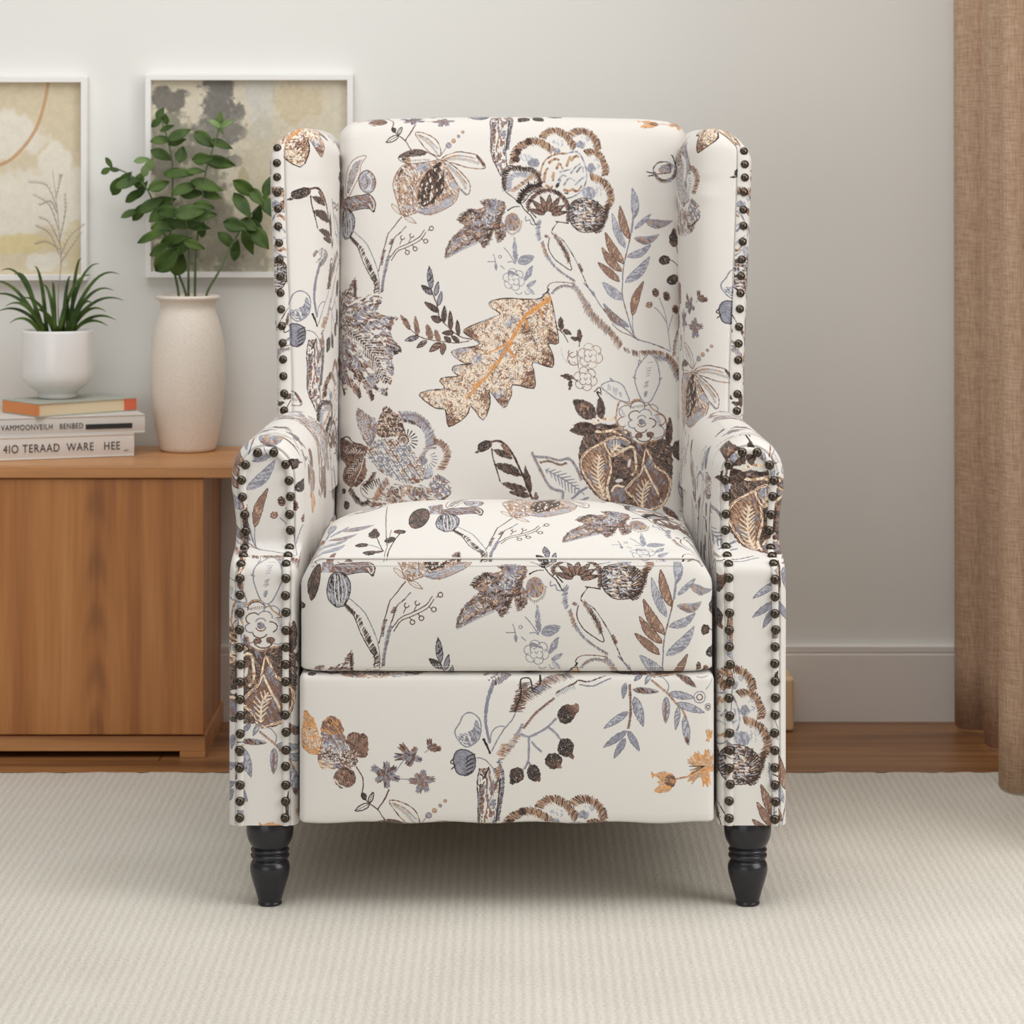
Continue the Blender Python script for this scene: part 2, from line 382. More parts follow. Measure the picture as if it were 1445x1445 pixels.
    for P in ([(788, 256), (794, 248), (800, 250)], [(796, 262), (804, 252), (812, 256)], [(814, 244), (822, 236), (824, 244)], [(806, 246), (812, 238), (820, 232)], [(812, 262), (820, 254), (826, 250)], [(790, 244), (798, 242), (806, 240)], [(786, 264), (790, 258), (792, 254)]): stroke(P, 3, [GL, GL, GY], 1.6)
    bud(787, 262, 2.4, 4, 20); bud(800, 273, 3, 1.6, 10)
    p = sm([(711, 243), (718, 235), (735, 238), (754, 240), (761, 254), (764, 266), (749, 274), (737, 287), (724, 279), (713, 270), (709, 259)]); fill(p, WH); stroke(p, 1.2, DK, n=1, closed=True)
    rope([(714, 268), (712, 255), (716, 242), (726, 239), (744, 241), (757, 245), (762, 262)], 8, [DK, DK, MB_], tick=.8, fringe=1.4)
    rope([(719, 270), (719, 258), (724, 249), (736, 247), (748, 249)], 7, [GL, GY, GL], fringe=.7)
    for k in range(7): t = k / 6; rope([(722 + 28 * t, 271 - 22 * t), (726 + 30 * t, 268 - 20 * t)], 5, [TN, TN, BR])
    ticks([(735, 288), (740, 274), (750, 266), (764, 264)], 7, DK, 1.2, 2.2, side=-1, vary=.5); rope([(737, 283), (744, 272), (762, 264)], 6, [DK, DK, MB_], fringe=1.4)
    p = sm([(745, 288), (756, 276), (773, 268), (790, 274), (802, 292), (804, 316), (783, 312), (773, 302), (761, 309), (749, 299)]); fill(p, WH)
    rope([(747, 298), (746, 288), (757, 275), (773, 269), (790, 275), (801, 290), (803, 314)], 6, [DK, DK, MB_, BR], tick=.7)
    for a, w in ((-165, 7), (-138, 8), (-112, 7), (-86, 8), (-58, 8), (-30, 7), (-6, 6)):
        c, s = math.cos(math.radians(a)), math.sin(math.radians(a)); R0 = 27 if abs(a + 90) < 50 else 24
        leaf((774 + 5 * c, 304 + 5 * s), (774 + (R0 + 3) * c, 302 + R0 * s), w, [MB_, BR, DK], DK)
    stroke([(784, 313), (803, 316)], 1.4, DK); stroke([(749, 299), (757, 308)], 1.6, DK)
    p = sm([(804, 300), (808, 286), (823, 280), (840, 284), (852, 294), (857, 304), (850, 320), (836, 328), (818, 327), (806, 315)]); fill(p, WH)
    fillh(p, [DK, MB_, GL, DK, TN, WH, MB_, GL, DK], 8, 1.9, 7, .12, 1)
    rope([(836, 288), (846, 300), (846, 318), (836, 326)], 14, [DK, DK, MB_, None], fringe=.9); rope([(858, 288), (856, 304), (849, 320), (838, 327)], 7, [DK, MB_])
    rope([(806, 292), (808, 312)], 6, [DK, DK, GY]); stroke(p, 1, DK, n=1, closed=True)
    for P, c in (([(735, 288), (740, 296), (749, 305), (756, 317)], DK), ([(742, 306), (742, 312), (748, 311), (750, 317), (757, 318)], GY), ([(757, 318), (762, 311)], DK)): stroke(P, 1.4, c)
    rope([(761, 312), (759, 328), (762, 340)], 6, [GY, GL, GY]); rope([(765, 342), (770, 358), (776, 368)], 4.5, [BR, GY, TN]); stroke([(776, 368), (784, 378), (799, 389), (812, 397)], 1.6, GY)
    rope([(776, 368), (784, 378), (799, 390), (812, 398)], 3.5, [GY, GY, BR], cover=.7)
    stroke([(787, 314), (779, 329), (794, 339), (806, 356), (816, 374), (823, 390), (829, 404), (838, 417)], 1.3, [GY, DK]); rope([(817, 374), (822, 385)], 4.5, [BR, MB_])
    stroke([(776, 336), (774, 349), (781, 364), (793, 374), (806, 382), (804, 370), (794, 351), (783, 333)], 1.2, DK); rope([(782, 332), (790, 343)], 6, [BR, TN, GY]); rope([(790, 343), (798, 356), (804, 372)], 5.5, [DK, MB_, BR], fringe=1.3); rope([(770, 335), (774, 333)], 5, [BR, MB_])
    # ---- branch to the right
    stroke([(772, 408), (775, 402), (783, 399), (797, 399), (811, 401)], 1.2, [MB_, BR]); stroke([(766, 418), (773, 412), (774, 408)], 2.5, DK)
    rope([(779, 415), (786, 408), (796, 404), (808, 406)], 3.6, [GY, GY, BR], fringe=1.3); rope([(808, 403), (816, 412), (825, 428)], 7, [BR, GY, GY, TN])
    rope([(825, 428), (834, 444), (846, 456), (858, 468)], 11, [GY, BR, GY, BR, TN], fringe=.9); rope([(858, 466), (868, 478), (876, 490)], 9, [BR, MB_, BR, TN], fringe=1.1)
    rope([(874, 487), (886, 496), (903, 500)], 6, [DK, MB_, BR, None], fringe=1.6)
    stroke([(824, 400), (836, 413), (846, 429), (863, 450), (885, 466), (900, 479), (919, 485), (935, 491), (947, 497)], 1.5, [GY, GY, MB_]); stroke([(864, 458), (876, 468), (890, 474), (900, 480)], 1.1, BR)
    rope([(836, 413), (839, 417)], 4, [GY]); rope([(905, 499), (920, 498), (938, 500)], 6.5, [BR, TN, MB_], fringe=1.2); rope([(926, 506), (942, 508), (951, 520), (958, 536)], 8, [GY, GY, BR], fringe=1); rope([(940, 502), (952, 513), (962, 538), (968, 566), (974, 590)], 6.5, [BR, MB_, BR, TN], fringe=1)
    rope([(952, 503), (954, 484), (960, 466), (970, 448), (978, 430)], 4.5, [BR, TN, GY, GY], fringe=.8); stroke([(957, 505), (966, 524), (974, 545)], 1.1, GY)
    # ---- big leaf with orange vein
    O = [(777, 421), (784, 453), (787.6, 484), (774, 485), (780, 500), (779, 518), (752, 511), (754, 527), (753, 547), (723.6, 542), (722, 556), (710.6, 574), (691, 551), (691.6, 567), (682, 591), (665, 572), (658, 586), (633.6, 600), (629, 577), (614.6, 574.6), (592, 557), (606, 550), (627.6, 547), (620.6, 537), (628, 532), (646, 530.5), (639, 523), (642, 516), (668, 513), (654, 511.5), (637, 498), (649, 492), (677, 485.5), (654, 469), (666.5, 459.6), (701, 446), (704.6, 442), (690.7, 432), (694, 425), (715, 421.5), (744, 423), (763, 421.5), (772, 413)]
    p = catmull(O, 3, True); fill(p, CR); fillh(p, [CR, TN, CR, CR, TN, BR], 60, 1.5, 4, .1, 0, wob=4)
    squig(p, [TN, BR, MB_, WH, CR, WH], .22, 5, .9)
    for q, k in (((779, 515), 17), ((753, 540), 15), ((783, 480), 14), ((711, 568), 11), ((634, 592), 14), ((660, 470), 12), ((665, 480), 12), ((745, 470), 10), ((686, 562), 8)): squig_in(p, ell(q[0], q[1], k * 1.2, k * .75, 60), [BR, MB_, MB_, TN], .4, 5, 1)
    mm, xs, ys = pmask(p)
    stroke(p, 1.5, [DK, MB_, DK, GY], n=1, closed=True)
    for q in ((652, 493), (703, 557), (640, 520), (672, 508), (720, 455), (709, 498)): squig_in(p, ell(q[0], q[1], 10, 4, -40), [GY, GL], .3, 5, 1.2)
    V = [(777, 421), (756, 436), (739, 449), (723.6, 478), (704.6, 508), (684, 534), (658, 562)]
    for q in ((690, 430), (706, 424), (672, 462), (690, 470), (660, 500), (745, 440), (765, 470), (770, 505), (740, 530), (740, 505), (705, 555), (640, 560), (650, 578), (680, 575), (610, 560), (640, 540)):
        d = min(V, key=lambda v: (v[0] + 12 - q[0]) ** 2 + (v[1] - 12 - q[1]) ** 2); stroke([d, ((d[0] + q[0]) / 2, (d[1] + q[1]) / 2), q], 1.5, WH, .7); veins([d, q], 6, CR, 4, 1)
    stroke(V, 6.5, OR, 3, jit=.8, n=8)
    for P in ([(723, 480), (706, 490), (687, 499)], [(705, 508), (698, 514), (690, 519)], [(718, 494), (724, 502), (727, 510)], [(684, 534), (672, 542), (664, 548)], [(739, 449), (744, 456), (742, 464)], [(760, 434), (764, 440), (763, 447)]): stroke(P, 4, OR, 1.4)
    # ---- two small dark sprigs left of it
    stroke([(606, 388), (608, 408), (616, 430), (621, 449), (639, 468), (652, 476), (666, 479)], 1.4, MB_)
    stroke([(577, 463), (591, 475), (609, 480), (623, 482), (644, 484), (662, 481)], 1.4, [BR, MB_])
    D3 = [DK, MB_, DK]
    for b, t, w, c in (((608, 408), (605, 376), 8, [DK, GY]), ((610, 416), (594, 403), 8, [GY, DK]), ((614, 418), (618, 398), 6, [GY]), ((618, 432), (623, 412), 6, [GY]), ((619, 441), (599, 427), 8, D3), ((622, 454), (608, 447), 9, D3), ((626, 456), (627, 432), 7, D3), ((636, 466), (635, 439), 6.5, D3), ((647, 474), (645, 452), 5.5, D3), ((640, 470), (624, 470), 7, D3), ((636, 483), (627, 475), 7, D3), ((648, 483), (637, 474), 6, D3), ((579, 466), (565, 444), 8, [BR, BR, MB_]), ((590, 474), (585, 446), 8, [BR, BR, MB_]), ((591, 475), (571, 481), 7, [GY, DK]), ((602, 481), (588, 491), 7, [GY, MB_]), ((609, 480), (602, 457), 10, [BR, MB_]), ((620, 482), (613, 464), 8, [BR, BR, MB_]), ((622, 484), (606, 496), 9, [DK, BR]), ((626, 484), (624, 501), 8, [MB_, BR])):
        leaf(b, t, w, c, DK if c[0] != BR else None)
    # ---- small rose with twigs
    rose(725, 395, 15, [GY, (120, 120, 132)]); fillh(ell(724, 388, 8, 4, 30), [GY, None], 30)
    G2 = [GY, GY, GL]
    leaf((728, 373), (726, 335), 7, G2); leaf((731, 371), (754, 363), 13, G2, GY); leaf((741, 397), (752, 375), 8, G2); leaf((743, 406), (757, 396), 7, G2); leaf((744, 408), (755, 416), 6, G2)
    for P in ([(711, 350), (718, 358), (727, 372)], [(716, 371), (723, 370), (727, 373)], [(688, 370), (700, 370)], [(696, 359), (699, 370), (700, 381)], [(706, 375), (712, 380)]): stroke(P, 1.2, GY)
    leaf((699, 372), (700, 383), 4, G2); ring(705.5, 363, 2, GY); ring(732, 411, 5, GY, 1, None, 20, 160); ring(745, 412, 4, GY, 1, None, 60, 200)
    # ---- oak leaf, brown and grey
    O = [(627, 364.5), (633, 342), (648, 325), (655, 320), (646, 312.6), (659, 298), (674, 295), (682, 292), (677, 284), (697, 281.5), (712.5, 287), (713, 299), (708, 309), (713, 320), (714, 333), (702, 344), (697, 327), (692, 338), (683, 351.5), (674, 341), (652, 352)]
    p = catmull(O, 3, True); fillh(p, [BR, TN, BR, GY, MB_, BR], -38, 1.5, 9, .1, 1); fillh(sm([(630, 358), (640, 342), (654, 334), (648, 346)]), [GY, GL], -40); fillh(sm([(690, 286), (702, 282), (700, 310), (688, 320), (682, 312)]), [GY, GL, BR], 80)
    rope([(648, 312), (656, 302), (670, 298)], 8, [DK, None, MB_]); rope([(630, 360), (652, 341), (676, 332)], 5, [WH, None, TN, BR]); rope([(666, 318), (688, 308), (700, 300)], 6, [WH, None, GY]); rope([(684, 346), (690, 334), (692, 322)], 9, [DK, MB_, None, DK]); rope([(706, 300), (702, 322), (706, 338)], 7, [MB_, BR, DK, None])
    ticks([(629, 366), (652, 354), (674, 344)], 4, GY, 1.6, side=-1); ticks([(627, 363), (633, 344), (648, 327)], 3, DK, 1.8); squig(p, [WH, MB_, DK], .05, 4)
    fillh(ell(723, 314, 11, 13), [BR, TN, GY, BR], 0, 1.5, 6, .1, center=(720, 308), nper=34); ticks([(713, 318), (721, 330), (732, 324), (735, 312)], 3, MB_, 1.8); stroke([(716, 298), (724, 293), (734, 292)], 2, DK, 1)
    # ---- tall leafy sprig at the right
    stroke([(895, 306), (890, 337), (881.5, 373), (879, 400), (879, 419), (886, 446), (894, 472), (901, 481)], 1.7, [GY, GY, BR]); rope([(895, 306), (892, 330)], 3, [GY])
    Bn, Gn = [BR, BR, TN], [GY, GL, GY]
    for b, t, w, c, bd in (((897, 308), (894, 266), 11, Gn, .05), ((889, 338), (876, 291), 11, Bn, -.05), ((883, 351), (865, 302), 10, Gn, -.04), ((881, 373), (855, 329), 12, Bn, -.06), ((878, 384), (850, 350), 11, Bn, -.06), ((875, 398), (844, 371), 10, Bn, 0), ((897, 324), (920, 303), 6, Gn, .0), ((911, 312), (951, 313), 12, [BR, GY, TN, GY], .12), ((896, 337), (932, 332), 11, [BR, GY, TN], .16), ((886, 363), (920, 346), 10, Gn, .1), ((883, 399), (918, 363), 13, Gn, .08), ((880, 423), (851, 399), 13, Gn, -.05), ((893, 446), (909, 398), 11, Bn, -.06), ((888, 462), (852, 429), 11, [GY, BR, GY], -.1)):
        leaf(b, t, w, c, GY if c is Gn else (MB_ if c is Bn else GY), bd)
    stroke([(893, 446), (893, 460), (895, 472)], 1.2, GY)
    # ---- bud and berries at the right
    p = ell(941, 242, 17, 13, 12); fill(p, WH); rope([(925, 244), (932, 254), (944, 256), (955, 248), (957, 238)], 5, [MB_, BR, GY]); stroke(p, 1.8, [MB_, GY], n=1, closed=True); fillh(ell(942, 238, 11, 6, -20), [GY, TN, GY, MB_], 15, 2); stroke([(930, 246), (948, 244), (948, 234)], 1.4, MB_)
    for P in ([(957, 236), (953, 222), (950, 219)], [(957, 234), (958, 222)], [(958, 236), (970, 236)], [(959, 238), (964, 244)], [(925, 245), (914, 243)], [(924, 248), (916, 249)]): stroke(P, 2, DK, 1)
    stroke([(957, 349), (962, 370), (967, 392)], 1.1, DK); stroke([(946, 367), (956, 373), (965, 384)], 1.1, MB_); stroke([(966, 252), (966, 300), (970, 372)], .9, MB_); stroke([(974, 330), (968, 420)], .8, MB_)
    bud(953, 339, 7, 11, -8); leaf((955, 334), (952, 322), 7, D3); bud(939.5, 368, 8, 7); bud(951, 396, 9, 7, -25); leaf((956, 398), (968, 388), 9, D3); bud(974, 356, 6, 9, 30); bud(985, 336, 8, 5, 10); stroke([(985, 340), (976, 372), (972, 410)], 1.2, DK)
    for x, y, a, b in ((926, 414, 5, 6), (942, 419, 5, 7), (955, 438, 5, 6.5), (917, 431, 5, 4)): bud(x, y, a, b, -15, (BR, MB_, BR)); ring(x, y, a * .5, DK if x > 920 else TN, 1.2)
    stroke([(931, 421), (939, 442), (943, 466), (947, 495)], 1.1, GY); stroke([(924, 434), (933, 443), (941, 456)], 1.1, GY); stroke([(951, 445), (947, 456), (944, 468)], 1.1, GY)
    # ---- big leaf at the far left
    O = [(477, 414), (491, 404), (500.6, 392), (501.5, 420), (520.5, 417), (539.5, 422), (531, 440.6), (550, 447), (562, 449), (551.7, 463), (554, 478.6), (567, 494), (553, 504.6), (556, 523), (546.5, 558), (531, 551), (525.7, 566), (512, 546), (507.5, 563), (491, 544), (484, 560), (477, 548), (462, 540), (450, 505), (446, 460), (443, 425), (458, 412)]
    p = catmull(O, 3, True); fillh(p, [BR, MB_, GY, BR, WH, MB_, GY], 0, 2, 12, .12, 1, center=(452, 448), nper=150)
    for a, q in (((470, 452), (498, 400)), ((480, 462), (536, 424)), ((490, 468), (556, 450)), ((520, 484), (560, 494))): rope([a, ((a[0] + q[0]) / 2, (a[1] + q[1]) / 2 - 3), q], 4, [DK, MB_, None], cover=.8)
    for P in ([(512, 470), (530, 458), (548, 456)], [(500, 450), (520, 436), (530, 440)], [(482, 480), (480, 510), (478, 536)], [(502, 500), (500, 520)], [(520, 530), (526, 548)]): rope(P, 8, [GY, GL, GY, None])
    rope([(470, 464), (492, 470), (512, 484), (530, 504), (546, 540)], 4.5, [DK, DK, MB_]); veins([(474, 467), (496, 473), (514, 487), (532, 508), (545, 538)], 24, WH, 4.5, 1.1)
    squig(p, [WH, WH, CR], .02, 6); rope([(478, 548), (484, 558)], 4, [DK]); rope([(505, 548), (508, 562)], 5, [DK, MB_]); rope([(522, 552), (526, 564)], 5, [DK, MB_]); rope([(500, 420), (500, 396)], 4, [DK, MB_]); rope([(557, 498), (566, 494)], 5, [DK])
    # ---- flower at the lower left
    rope([(566, 587), (588, 589), (604, 606), (608, 628), (597, 650)], 15, [GY, GY, GL, BR], tick=.8, fringe=.5); rope([(570, 592), (580, 594), (594, 604)], 5, [DK, DK, MB_, None]); rope([(566, 585), (590, 586), (608, 604)], 3, [GY, BR])
    fill(ell(580, 617, 20, 20), WH)
    for a in range(-120, 80, 20): c, s = math.cos(math.radians(a)), math.sin(math.radians(a)); seg((574 + 7 * c, 620 + 7 * s), (574 + 16 * c, 620 + 16 * s), .9, 1.8, DK)
    fillh(ell(570, 619, 8, 9), [BR, MB_, TN], 60, 1.4); ring(570, 619, 5, WH, .9)
    rope([(612, 620), (626, 626), (632, 640), (622, 660)], 9, [BR, MB_, TN, BR]); fill(ell(611, 645, 11, 14), WH)
    for a in range(-40, 140, 20): c, s = math.cos(math.radians(a)), math.sin(math.radians(a)); seg((602 + 8 * c, 645 + 8 * s), (603 + 15 * c, 646 + 15 * s), 1, 1.6, GY)
    fillh(ell(597, 647, 7, 6), [BR, GY], 30); fillh(ell(602, 665, 10, 8), [GY, GL, BR], 20)
    p = sm([(516, 634), (532, 620), (556, 618), (578, 628), (594, 650), (600, 672), (580, 680), (556, 672), (534, 660)]); fill(p, WH)
    for k in range(-3, 14):
        a0 = np.array((514 + k * 7, 618)); rope([a0 + (0, 0), a0 + (-18, 30), a0 + (-44, 62)], 2.2, [GY, BR, GY]) if 0 else None
    mm, xs, ys = pmask(p); X = xs[None] / K + TX0; Y = ys[:, None] / K + TY0; ix = np.ix_(ys % H_, xs % W_); nb = NB[ix]
    na = NA[ix]; u, v = (X * .86 + Y * .5) / 15 + nb * .6 + na * .8, (-X * .5 + Y * .86) / 7.5 + nb * .5 + na * .8
    lat = (((u + v) % 1 < .42) | ((u - v) % 1 < .26)) & (NC[ix] < .8); cc = np.where((NA[ix] > .5)[..., None], np.array(GY), np.array(BR)); put(mm & lat, xs, ys, cc)
    put(mm & ~lat & (((u + v) % 1 - .65) ** 2 + ((u - v) % 1 - .65) ** 2 < .012), xs, ys, MB_)
    p = sm([(521, 628), (506, 602), (504, 576), (519, 584), (531, 592), (533, 608)]); fillh(p, [GY, BR, GL, BR, GY], 70, 1.7, 7, .1, 1); veins([(519, 622), (514, 600), (510, 584)], 9, WH, 4)
    p = catmull([(531, 606), (538, 584), (545, 572), (556, 580), (568, 591), (570, 610), (556, 614), (540, 616)], 3, True); fillh(p, [BR, BR, MB_], 40, 1.6, 7, .08, 1.2); squig(p, [WH, DK, CR, DK], .2, 4)
    p = sm([(470, 621), (484, 620), (500, 625), (519, 630), (516, 646), (518, 666), (506, 684), (487, 681), (480, 670), (487, 656), (474, 645)]); fillh(p, [BR, BR, MB_, BR], 10, 1.5, 8, .06, 1.3)
    veins([(516, 638), (498, 634), (482, 636)], 8, WH, 4, 1.1); veins([(516, 642), (502, 656), (490, 672)], 9, WH, 4, 1.1); stroke([(516, 640), (510, 660), (502, 678)], 1, WH); stroke([(478, 620), (490, 616), (500, 624), (512, 626)], 1.6, DK); squig(p, [DK], .04, 4)
    fill(ell(524, 688, 14, 12), WH); rope([(515, 684), (524, 676), (530, 664)], 6, [DK, MB_]); ticks([(512, 686), (520, 679), (528, 675), (536, 672)], 9, DK, 3.4, 1.8, side=1); rope([(494, 688), (502, 700), (513, 709), (524, 704)], 7, [DK, DK, MB_]); stroke(ell(524, 688, 14, 13), 1, BR, n=1, closed=True)
    fillh(sm([(536, 682), (548, 672), (552, 698), (540, 708), (524, 712)]), [TN, BR, GL], 60, 1.6)
    p = sm([(546, 684), (560, 680), (584, 682), (604, 684), (622, 692), (628, 706), (612, 716), (580, 720), (548, 720), (532, 712)]); fillh(p, [TN, WH, GY, WH, TN, BR], 25, 1.8, 8, .14, 1)
    for x, y, a, b, r0 in ((558, 694, 10, 14, 20), (592, 692, 14, 11, -10), (576, 709, 13, 9, 10), (540, 712, 15, 8, 0), (612, 706, 11, 8, 20)):
        q = ell(x, y, a, b, r0); fillh(q, [BR, MB_, TN, GY, WH], 0, 1.6, 6, .12, 1, center=(x - a * .8, y - b * .5), nper=44); stroke([(x - a * .6, y - b * .9), (x + a * .5, y - b * .7), (x + a * .8, y + b * .2)], 1.6, WH); veins([(x - a * .5, y - b * .4), (x + a * .6, y + b * .3)], 6, MB_, 3, .9); squig(q, [WH, MB_], .06, 4)
    squig(ell(622, 684, 18, 18), [GY, GY, BR], .08, 7, 1.6); rope([(604, 706), (620, 704), (632, 696)], 4, [BR, MB_, DK]); rope([(618, 668), (630, 674)], 4, [GY, BR])
    bud(483.6, 692, 4.5, 4); bud(489, 711, 5, 6); stroke([(472, 704), (478, 696), (482, 692)], 1, GY)
    # ---- dark striped leaf
    bud(684, 627, 11, 7, -30); leaf((676, 634), (671, 637), 4, D3); stroke([(690, 622), (704, 620), (716, 628), (725, 641), (737, 666), (748, 693), (754, 706)], 3.4, [MB_, DK, BR], 2.4)
    for b, t, w, c in (((724, 644), (694, 631), 9, D3), ((734, 664), (697, 652), 14, D3), ((744, 688), (706, 678), 10, D3), ((738, 668), (716, 664), 5, D3), ((748, 696), (718, 690), 9, D3), ((748, 692), (740, 652), 9, D3), ((722, 640), (706, 624), 6, [BR, MB_]), ((756, 704), (756, 690), 7, [BR, DK])): leaf(b, t, w, c)
    stroke([(694, 630), (696, 644), (700, 656), (706, 676)], 1.6, DK)
    # ---- grey leaf and the big dark bulb with cream leaves and rose
    p = sm([(749, 635), (756, 642), (772, 643), (786, 646), (803, 645), (812, 656), (822, 678), (834, 692), (795, 692), (793, 688), (776, 684), (764, 664), (756, 651)]); fill(p, WH)
    rope([(750, 636), (757, 650), (764, 664), (776, 684), (794, 690)], 4, [GY, GY, BR]); rope([(754, 642), (772, 643), (788, 647), (803, 645), (813, 658), (820, 674)], 4, [GY, BR, GY]); rope([(762, 650), (774, 648), (790, 653), (800, 650)], 3, [BR, MB_])
    veins([(770, 660), (790, 670), (815, 690)], 14, GY, 6, 2); rope([(794, 690), (793, 700)], 4, [GY]); stroke([(770, 660), (800, 676), (824, 694)], 1.6, GY); stroke([(806, 700), (818, 690), (828, 684)], 3, GY); stroke([(814, 704), (830, 698)], 3, GY)
    p = sm([(824, 614), (839, 603), (862, 598), (886, 606), (915, 618), (942, 620), (948, 643), (947, 676), (938, 700), (920, 711), (895, 714), (868, 711), (845, 699), (830, 684), (819, 664), (816, 645), (818, 627)])
    fillh(p, [DK, MB_, DK, DK, BR], 35, 1.5, 8, .12, 1); squig(p, [BR, TN, DK], .06, 6); fillh(sm([(890, 618), (900, 640), (908, 630), (904, 620)]), [GY, MB_], 60)
    for P in ([(836, 596), (848, 590), (860, 590), (870, 587)], [(832, 604), (848, 608), (862, 606), (876, 612)], [(826, 612), (836, 604)], [(860, 606), (874, 603), (884, 610)]): stroke(P, 3.4, [CR, TN, CR])
    rope([(836, 602), (848, 598), (858, 601), (870, 599)], 5, [DK, DK, MB_])
    def creamleaf(P, rib, cols, w=3.2):
        q = sm(P); fillh(q, cols, 50, 1.5, 7, .1); stroke(rib, 2.6, CR); veins(rib, 13, CR, 5.5, 2.1, 48); stroke(q, 1.6 + w, MB_, n=1, closed=True, jit=.6); stroke(q, w, [CR, (238, 212, 182)], n=1, closed=True, jit=.3); stroke(q, 1, BR, n=1, closed=True, jit=1.6)
    creamleaf([(819, 650), (826, 636), (840, 628), (851, 623), (858, 640), (861, 660), (856, 680), (853, 701), (838, 686), (825, 668)], [(850, 696), (843, 668), (845, 640)], [BR, TN, BR, GY])
    creamleaf([(853, 622), (865, 615), (880, 618), (889, 627), (874, 636), (861, 640)], [(862, 636), (872, 626)], [GY, GL, BR]); rope([(876, 626), (886, 630), (890, 624)], 4, [DK]); stroke([(863, 640), (878, 633), (892, 629), (896, 645), (896, 660), (890, 668)], 3.4, [CR, TN, CR]); stroke([(861, 662), (856, 684), (860, 704)], 3, [CR, TN])
    creamleaf([(911, 633), (918, 646), (925, 657), (942, 670), (944, 688), (934, 708), (915, 716), (903, 716), (894, 700), (882, 688), (894, 674), (904, 662)], [(905, 712), (906, 690), (914, 676)], [GY, BR, BR, GY])
    stroke([(908, 654), (916, 672), (926, 690), (932, 706)], 3, CR); rope([(914, 645), (924, 664), (936, 680)], 5, [GY, GL, BR]); rope([(934, 690), (926, 704)], 5, [MB_, BR])
    fillh(ell(872, 694, 11, 11), [GY, GY, BR], 60, 1.4); stroke([(862, 690), (868, 682), (880, 684)], 3, CR); fill(ell(887, 651, 2.2, 6, 12), WH); fill(ell(872.5, 675, 5.5, 2.6, -10), WH); stroke([(868, 668), (874, 650), (882, 640)], 1.2, BR)
    p = sm([(874, 565.5), (886, 569), (896, 563.6), (911, 565.5), (921, 577), (936, 587), (941, 604), (933, 618), (919, 621), (905, 625), (892, 619), (888, 608), (873, 602), (869, 588)]); fill(p, WH); stroke(p, 2.2, [TN, BR, TN], n=1, closed=True)
    def petal(c, r, a0, a1, col, w=1.4, sq=.8, rot=0):
        q = [(c[0] + r * math.cos(math.radians(t)), c[1] + r * sq * math.sin(math.radians(t))) for t in np.linspace(a0, a1, 9)]
        stroke(q, w, col, jit=.3, n=3)
    for c, r, a0, a1, col in (((884, 580), 11, 120, 330, GY), ((900, 574), 11, 170, 350, MB_), ((918, 578), 10, 190, 390, GY), ((929, 592), 10, 240, 440, BR), ((926, 608), 11, 290, 480, GY), ((908, 612), 12, 10, 170, MB_), ((890, 606), 12, 60, 230, GY), ((880, 594), 9, 90, 270, BR),
            ((896, 586), 9, 130, 320, MB_), ((910, 584), 9, 200, 370, GY), ((917, 596), 8, 260, 430, MB_), ((904, 602), 9, 20, 170, MB_), ((893, 597), 7, 70, 260, GY), ((905, 590), 6, 180, 350, GY), ((905, 596), 6, 0, 170, BR)): petal(c, r, a0, a1, col)
    ticks([(876, 574), (883, 586)], 4, GY, 2.2); ticks([(894, 572), (910, 570)], 3, MB_, 2.4); ticks([(930, 586), (934, 600)], 4, GY, 2.4); ticks([(884, 604), (892, 614)], 3, GY, 2.6)
    fillh(ell(905, 594, 5, 4, 20), [GY, GY, MB_], 20); bud(901, 613, 5, 4, 0, (MB_, BR)); bud(917, 612, 5.5, 4.5, 0, (MB_, BR)); ticks([(926, 584), (932, 598)], 4, GY, 2.4)
    leaf((840, 588), (808, 563), 24, D3); squig(ell(824, 575, 9, 7, 35), [BR, TN], .15, 4); leaf((848, 590), (846, 558), 13, D3); stroke([(846, 560), (842, 552), (846, 554)], 2, DK); leaf((842, 602), (803, 606), 19, D3); leaf((832, 598), (808, 598), 9, D3)
    leaf((943, 628), (945, 588), 10, D3); leaf((946, 634), (976, 622), 16, D3); leaf((947, 636), (974, 654), 10, D3)
    p, m = leafpoly((962, 700), (978, 662), 22); stroke(p, 1.4, GY, n=1, closed=True); veins(m[1:-1], 9, GY, 6, 1.4); leaf((956, 682), (974, 690), 8, Gn)
    p = sm([(917, 500), (905, 511), (897, 524), (896, 538), (901, 555), (908, 566), (917, 566), (925, 553), (931, 536), (928, 514)]); fill(p, WH); stroke(p, 1.5, GY, n=1, closed=True); rope([(918, 510), (914, 530), (911, 548)], 6, [GY, None, GY, None], tick=1.6, cover=.8); rope([(911, 552), (910, 560)], 4, [GY]); stroke([(905, 512), (902, 508), (901, 516)], 1.5, GY); stroke([(930, 536), (934, 534)], 2, GY); stroke([(897, 534), (893, 532)], 2, GY)
    p = sm([(848, 544), (862, 537), (877, 542), (884, 554), (887, 566), (872, 563), (858, 554)]); stroke(p, 1.5, GY, n=1, closed=True); rope([(856, 545), (866, 550), (878, 558)], 7, [GY, None, None], tick=2); stroke([(862, 536), (861, 533), (866, 538)], 1.5, GY); ticks([(852, 548), (862, 556), (872, 562)], 3, GY, 3)
    rose(833, 502, 17, [BR, TN, BR]); rose(826, 534, 16, [BR, BR, MB_]); ring(810, 506, 9, BR, 1.3, None, 60, 260); ring(808, 498, 6, BR, 1.3, None, 40, 220); rope([(802, 510), (812, 512)], 3, [BR, None, TN]); stroke([(814, 495), (816, 520)], 1, MB_)
    for b, t, w in (((792, 467), (791, 447), 8), ((794, 466), (807, 472), 7), ((818, 483), (818, 463), 8), ((816, 480), (805, 476), 6), ((810, 533), (790, 529), 8), ((806, 535), (803, 550), 6)): leaf(b, t, w, D3)
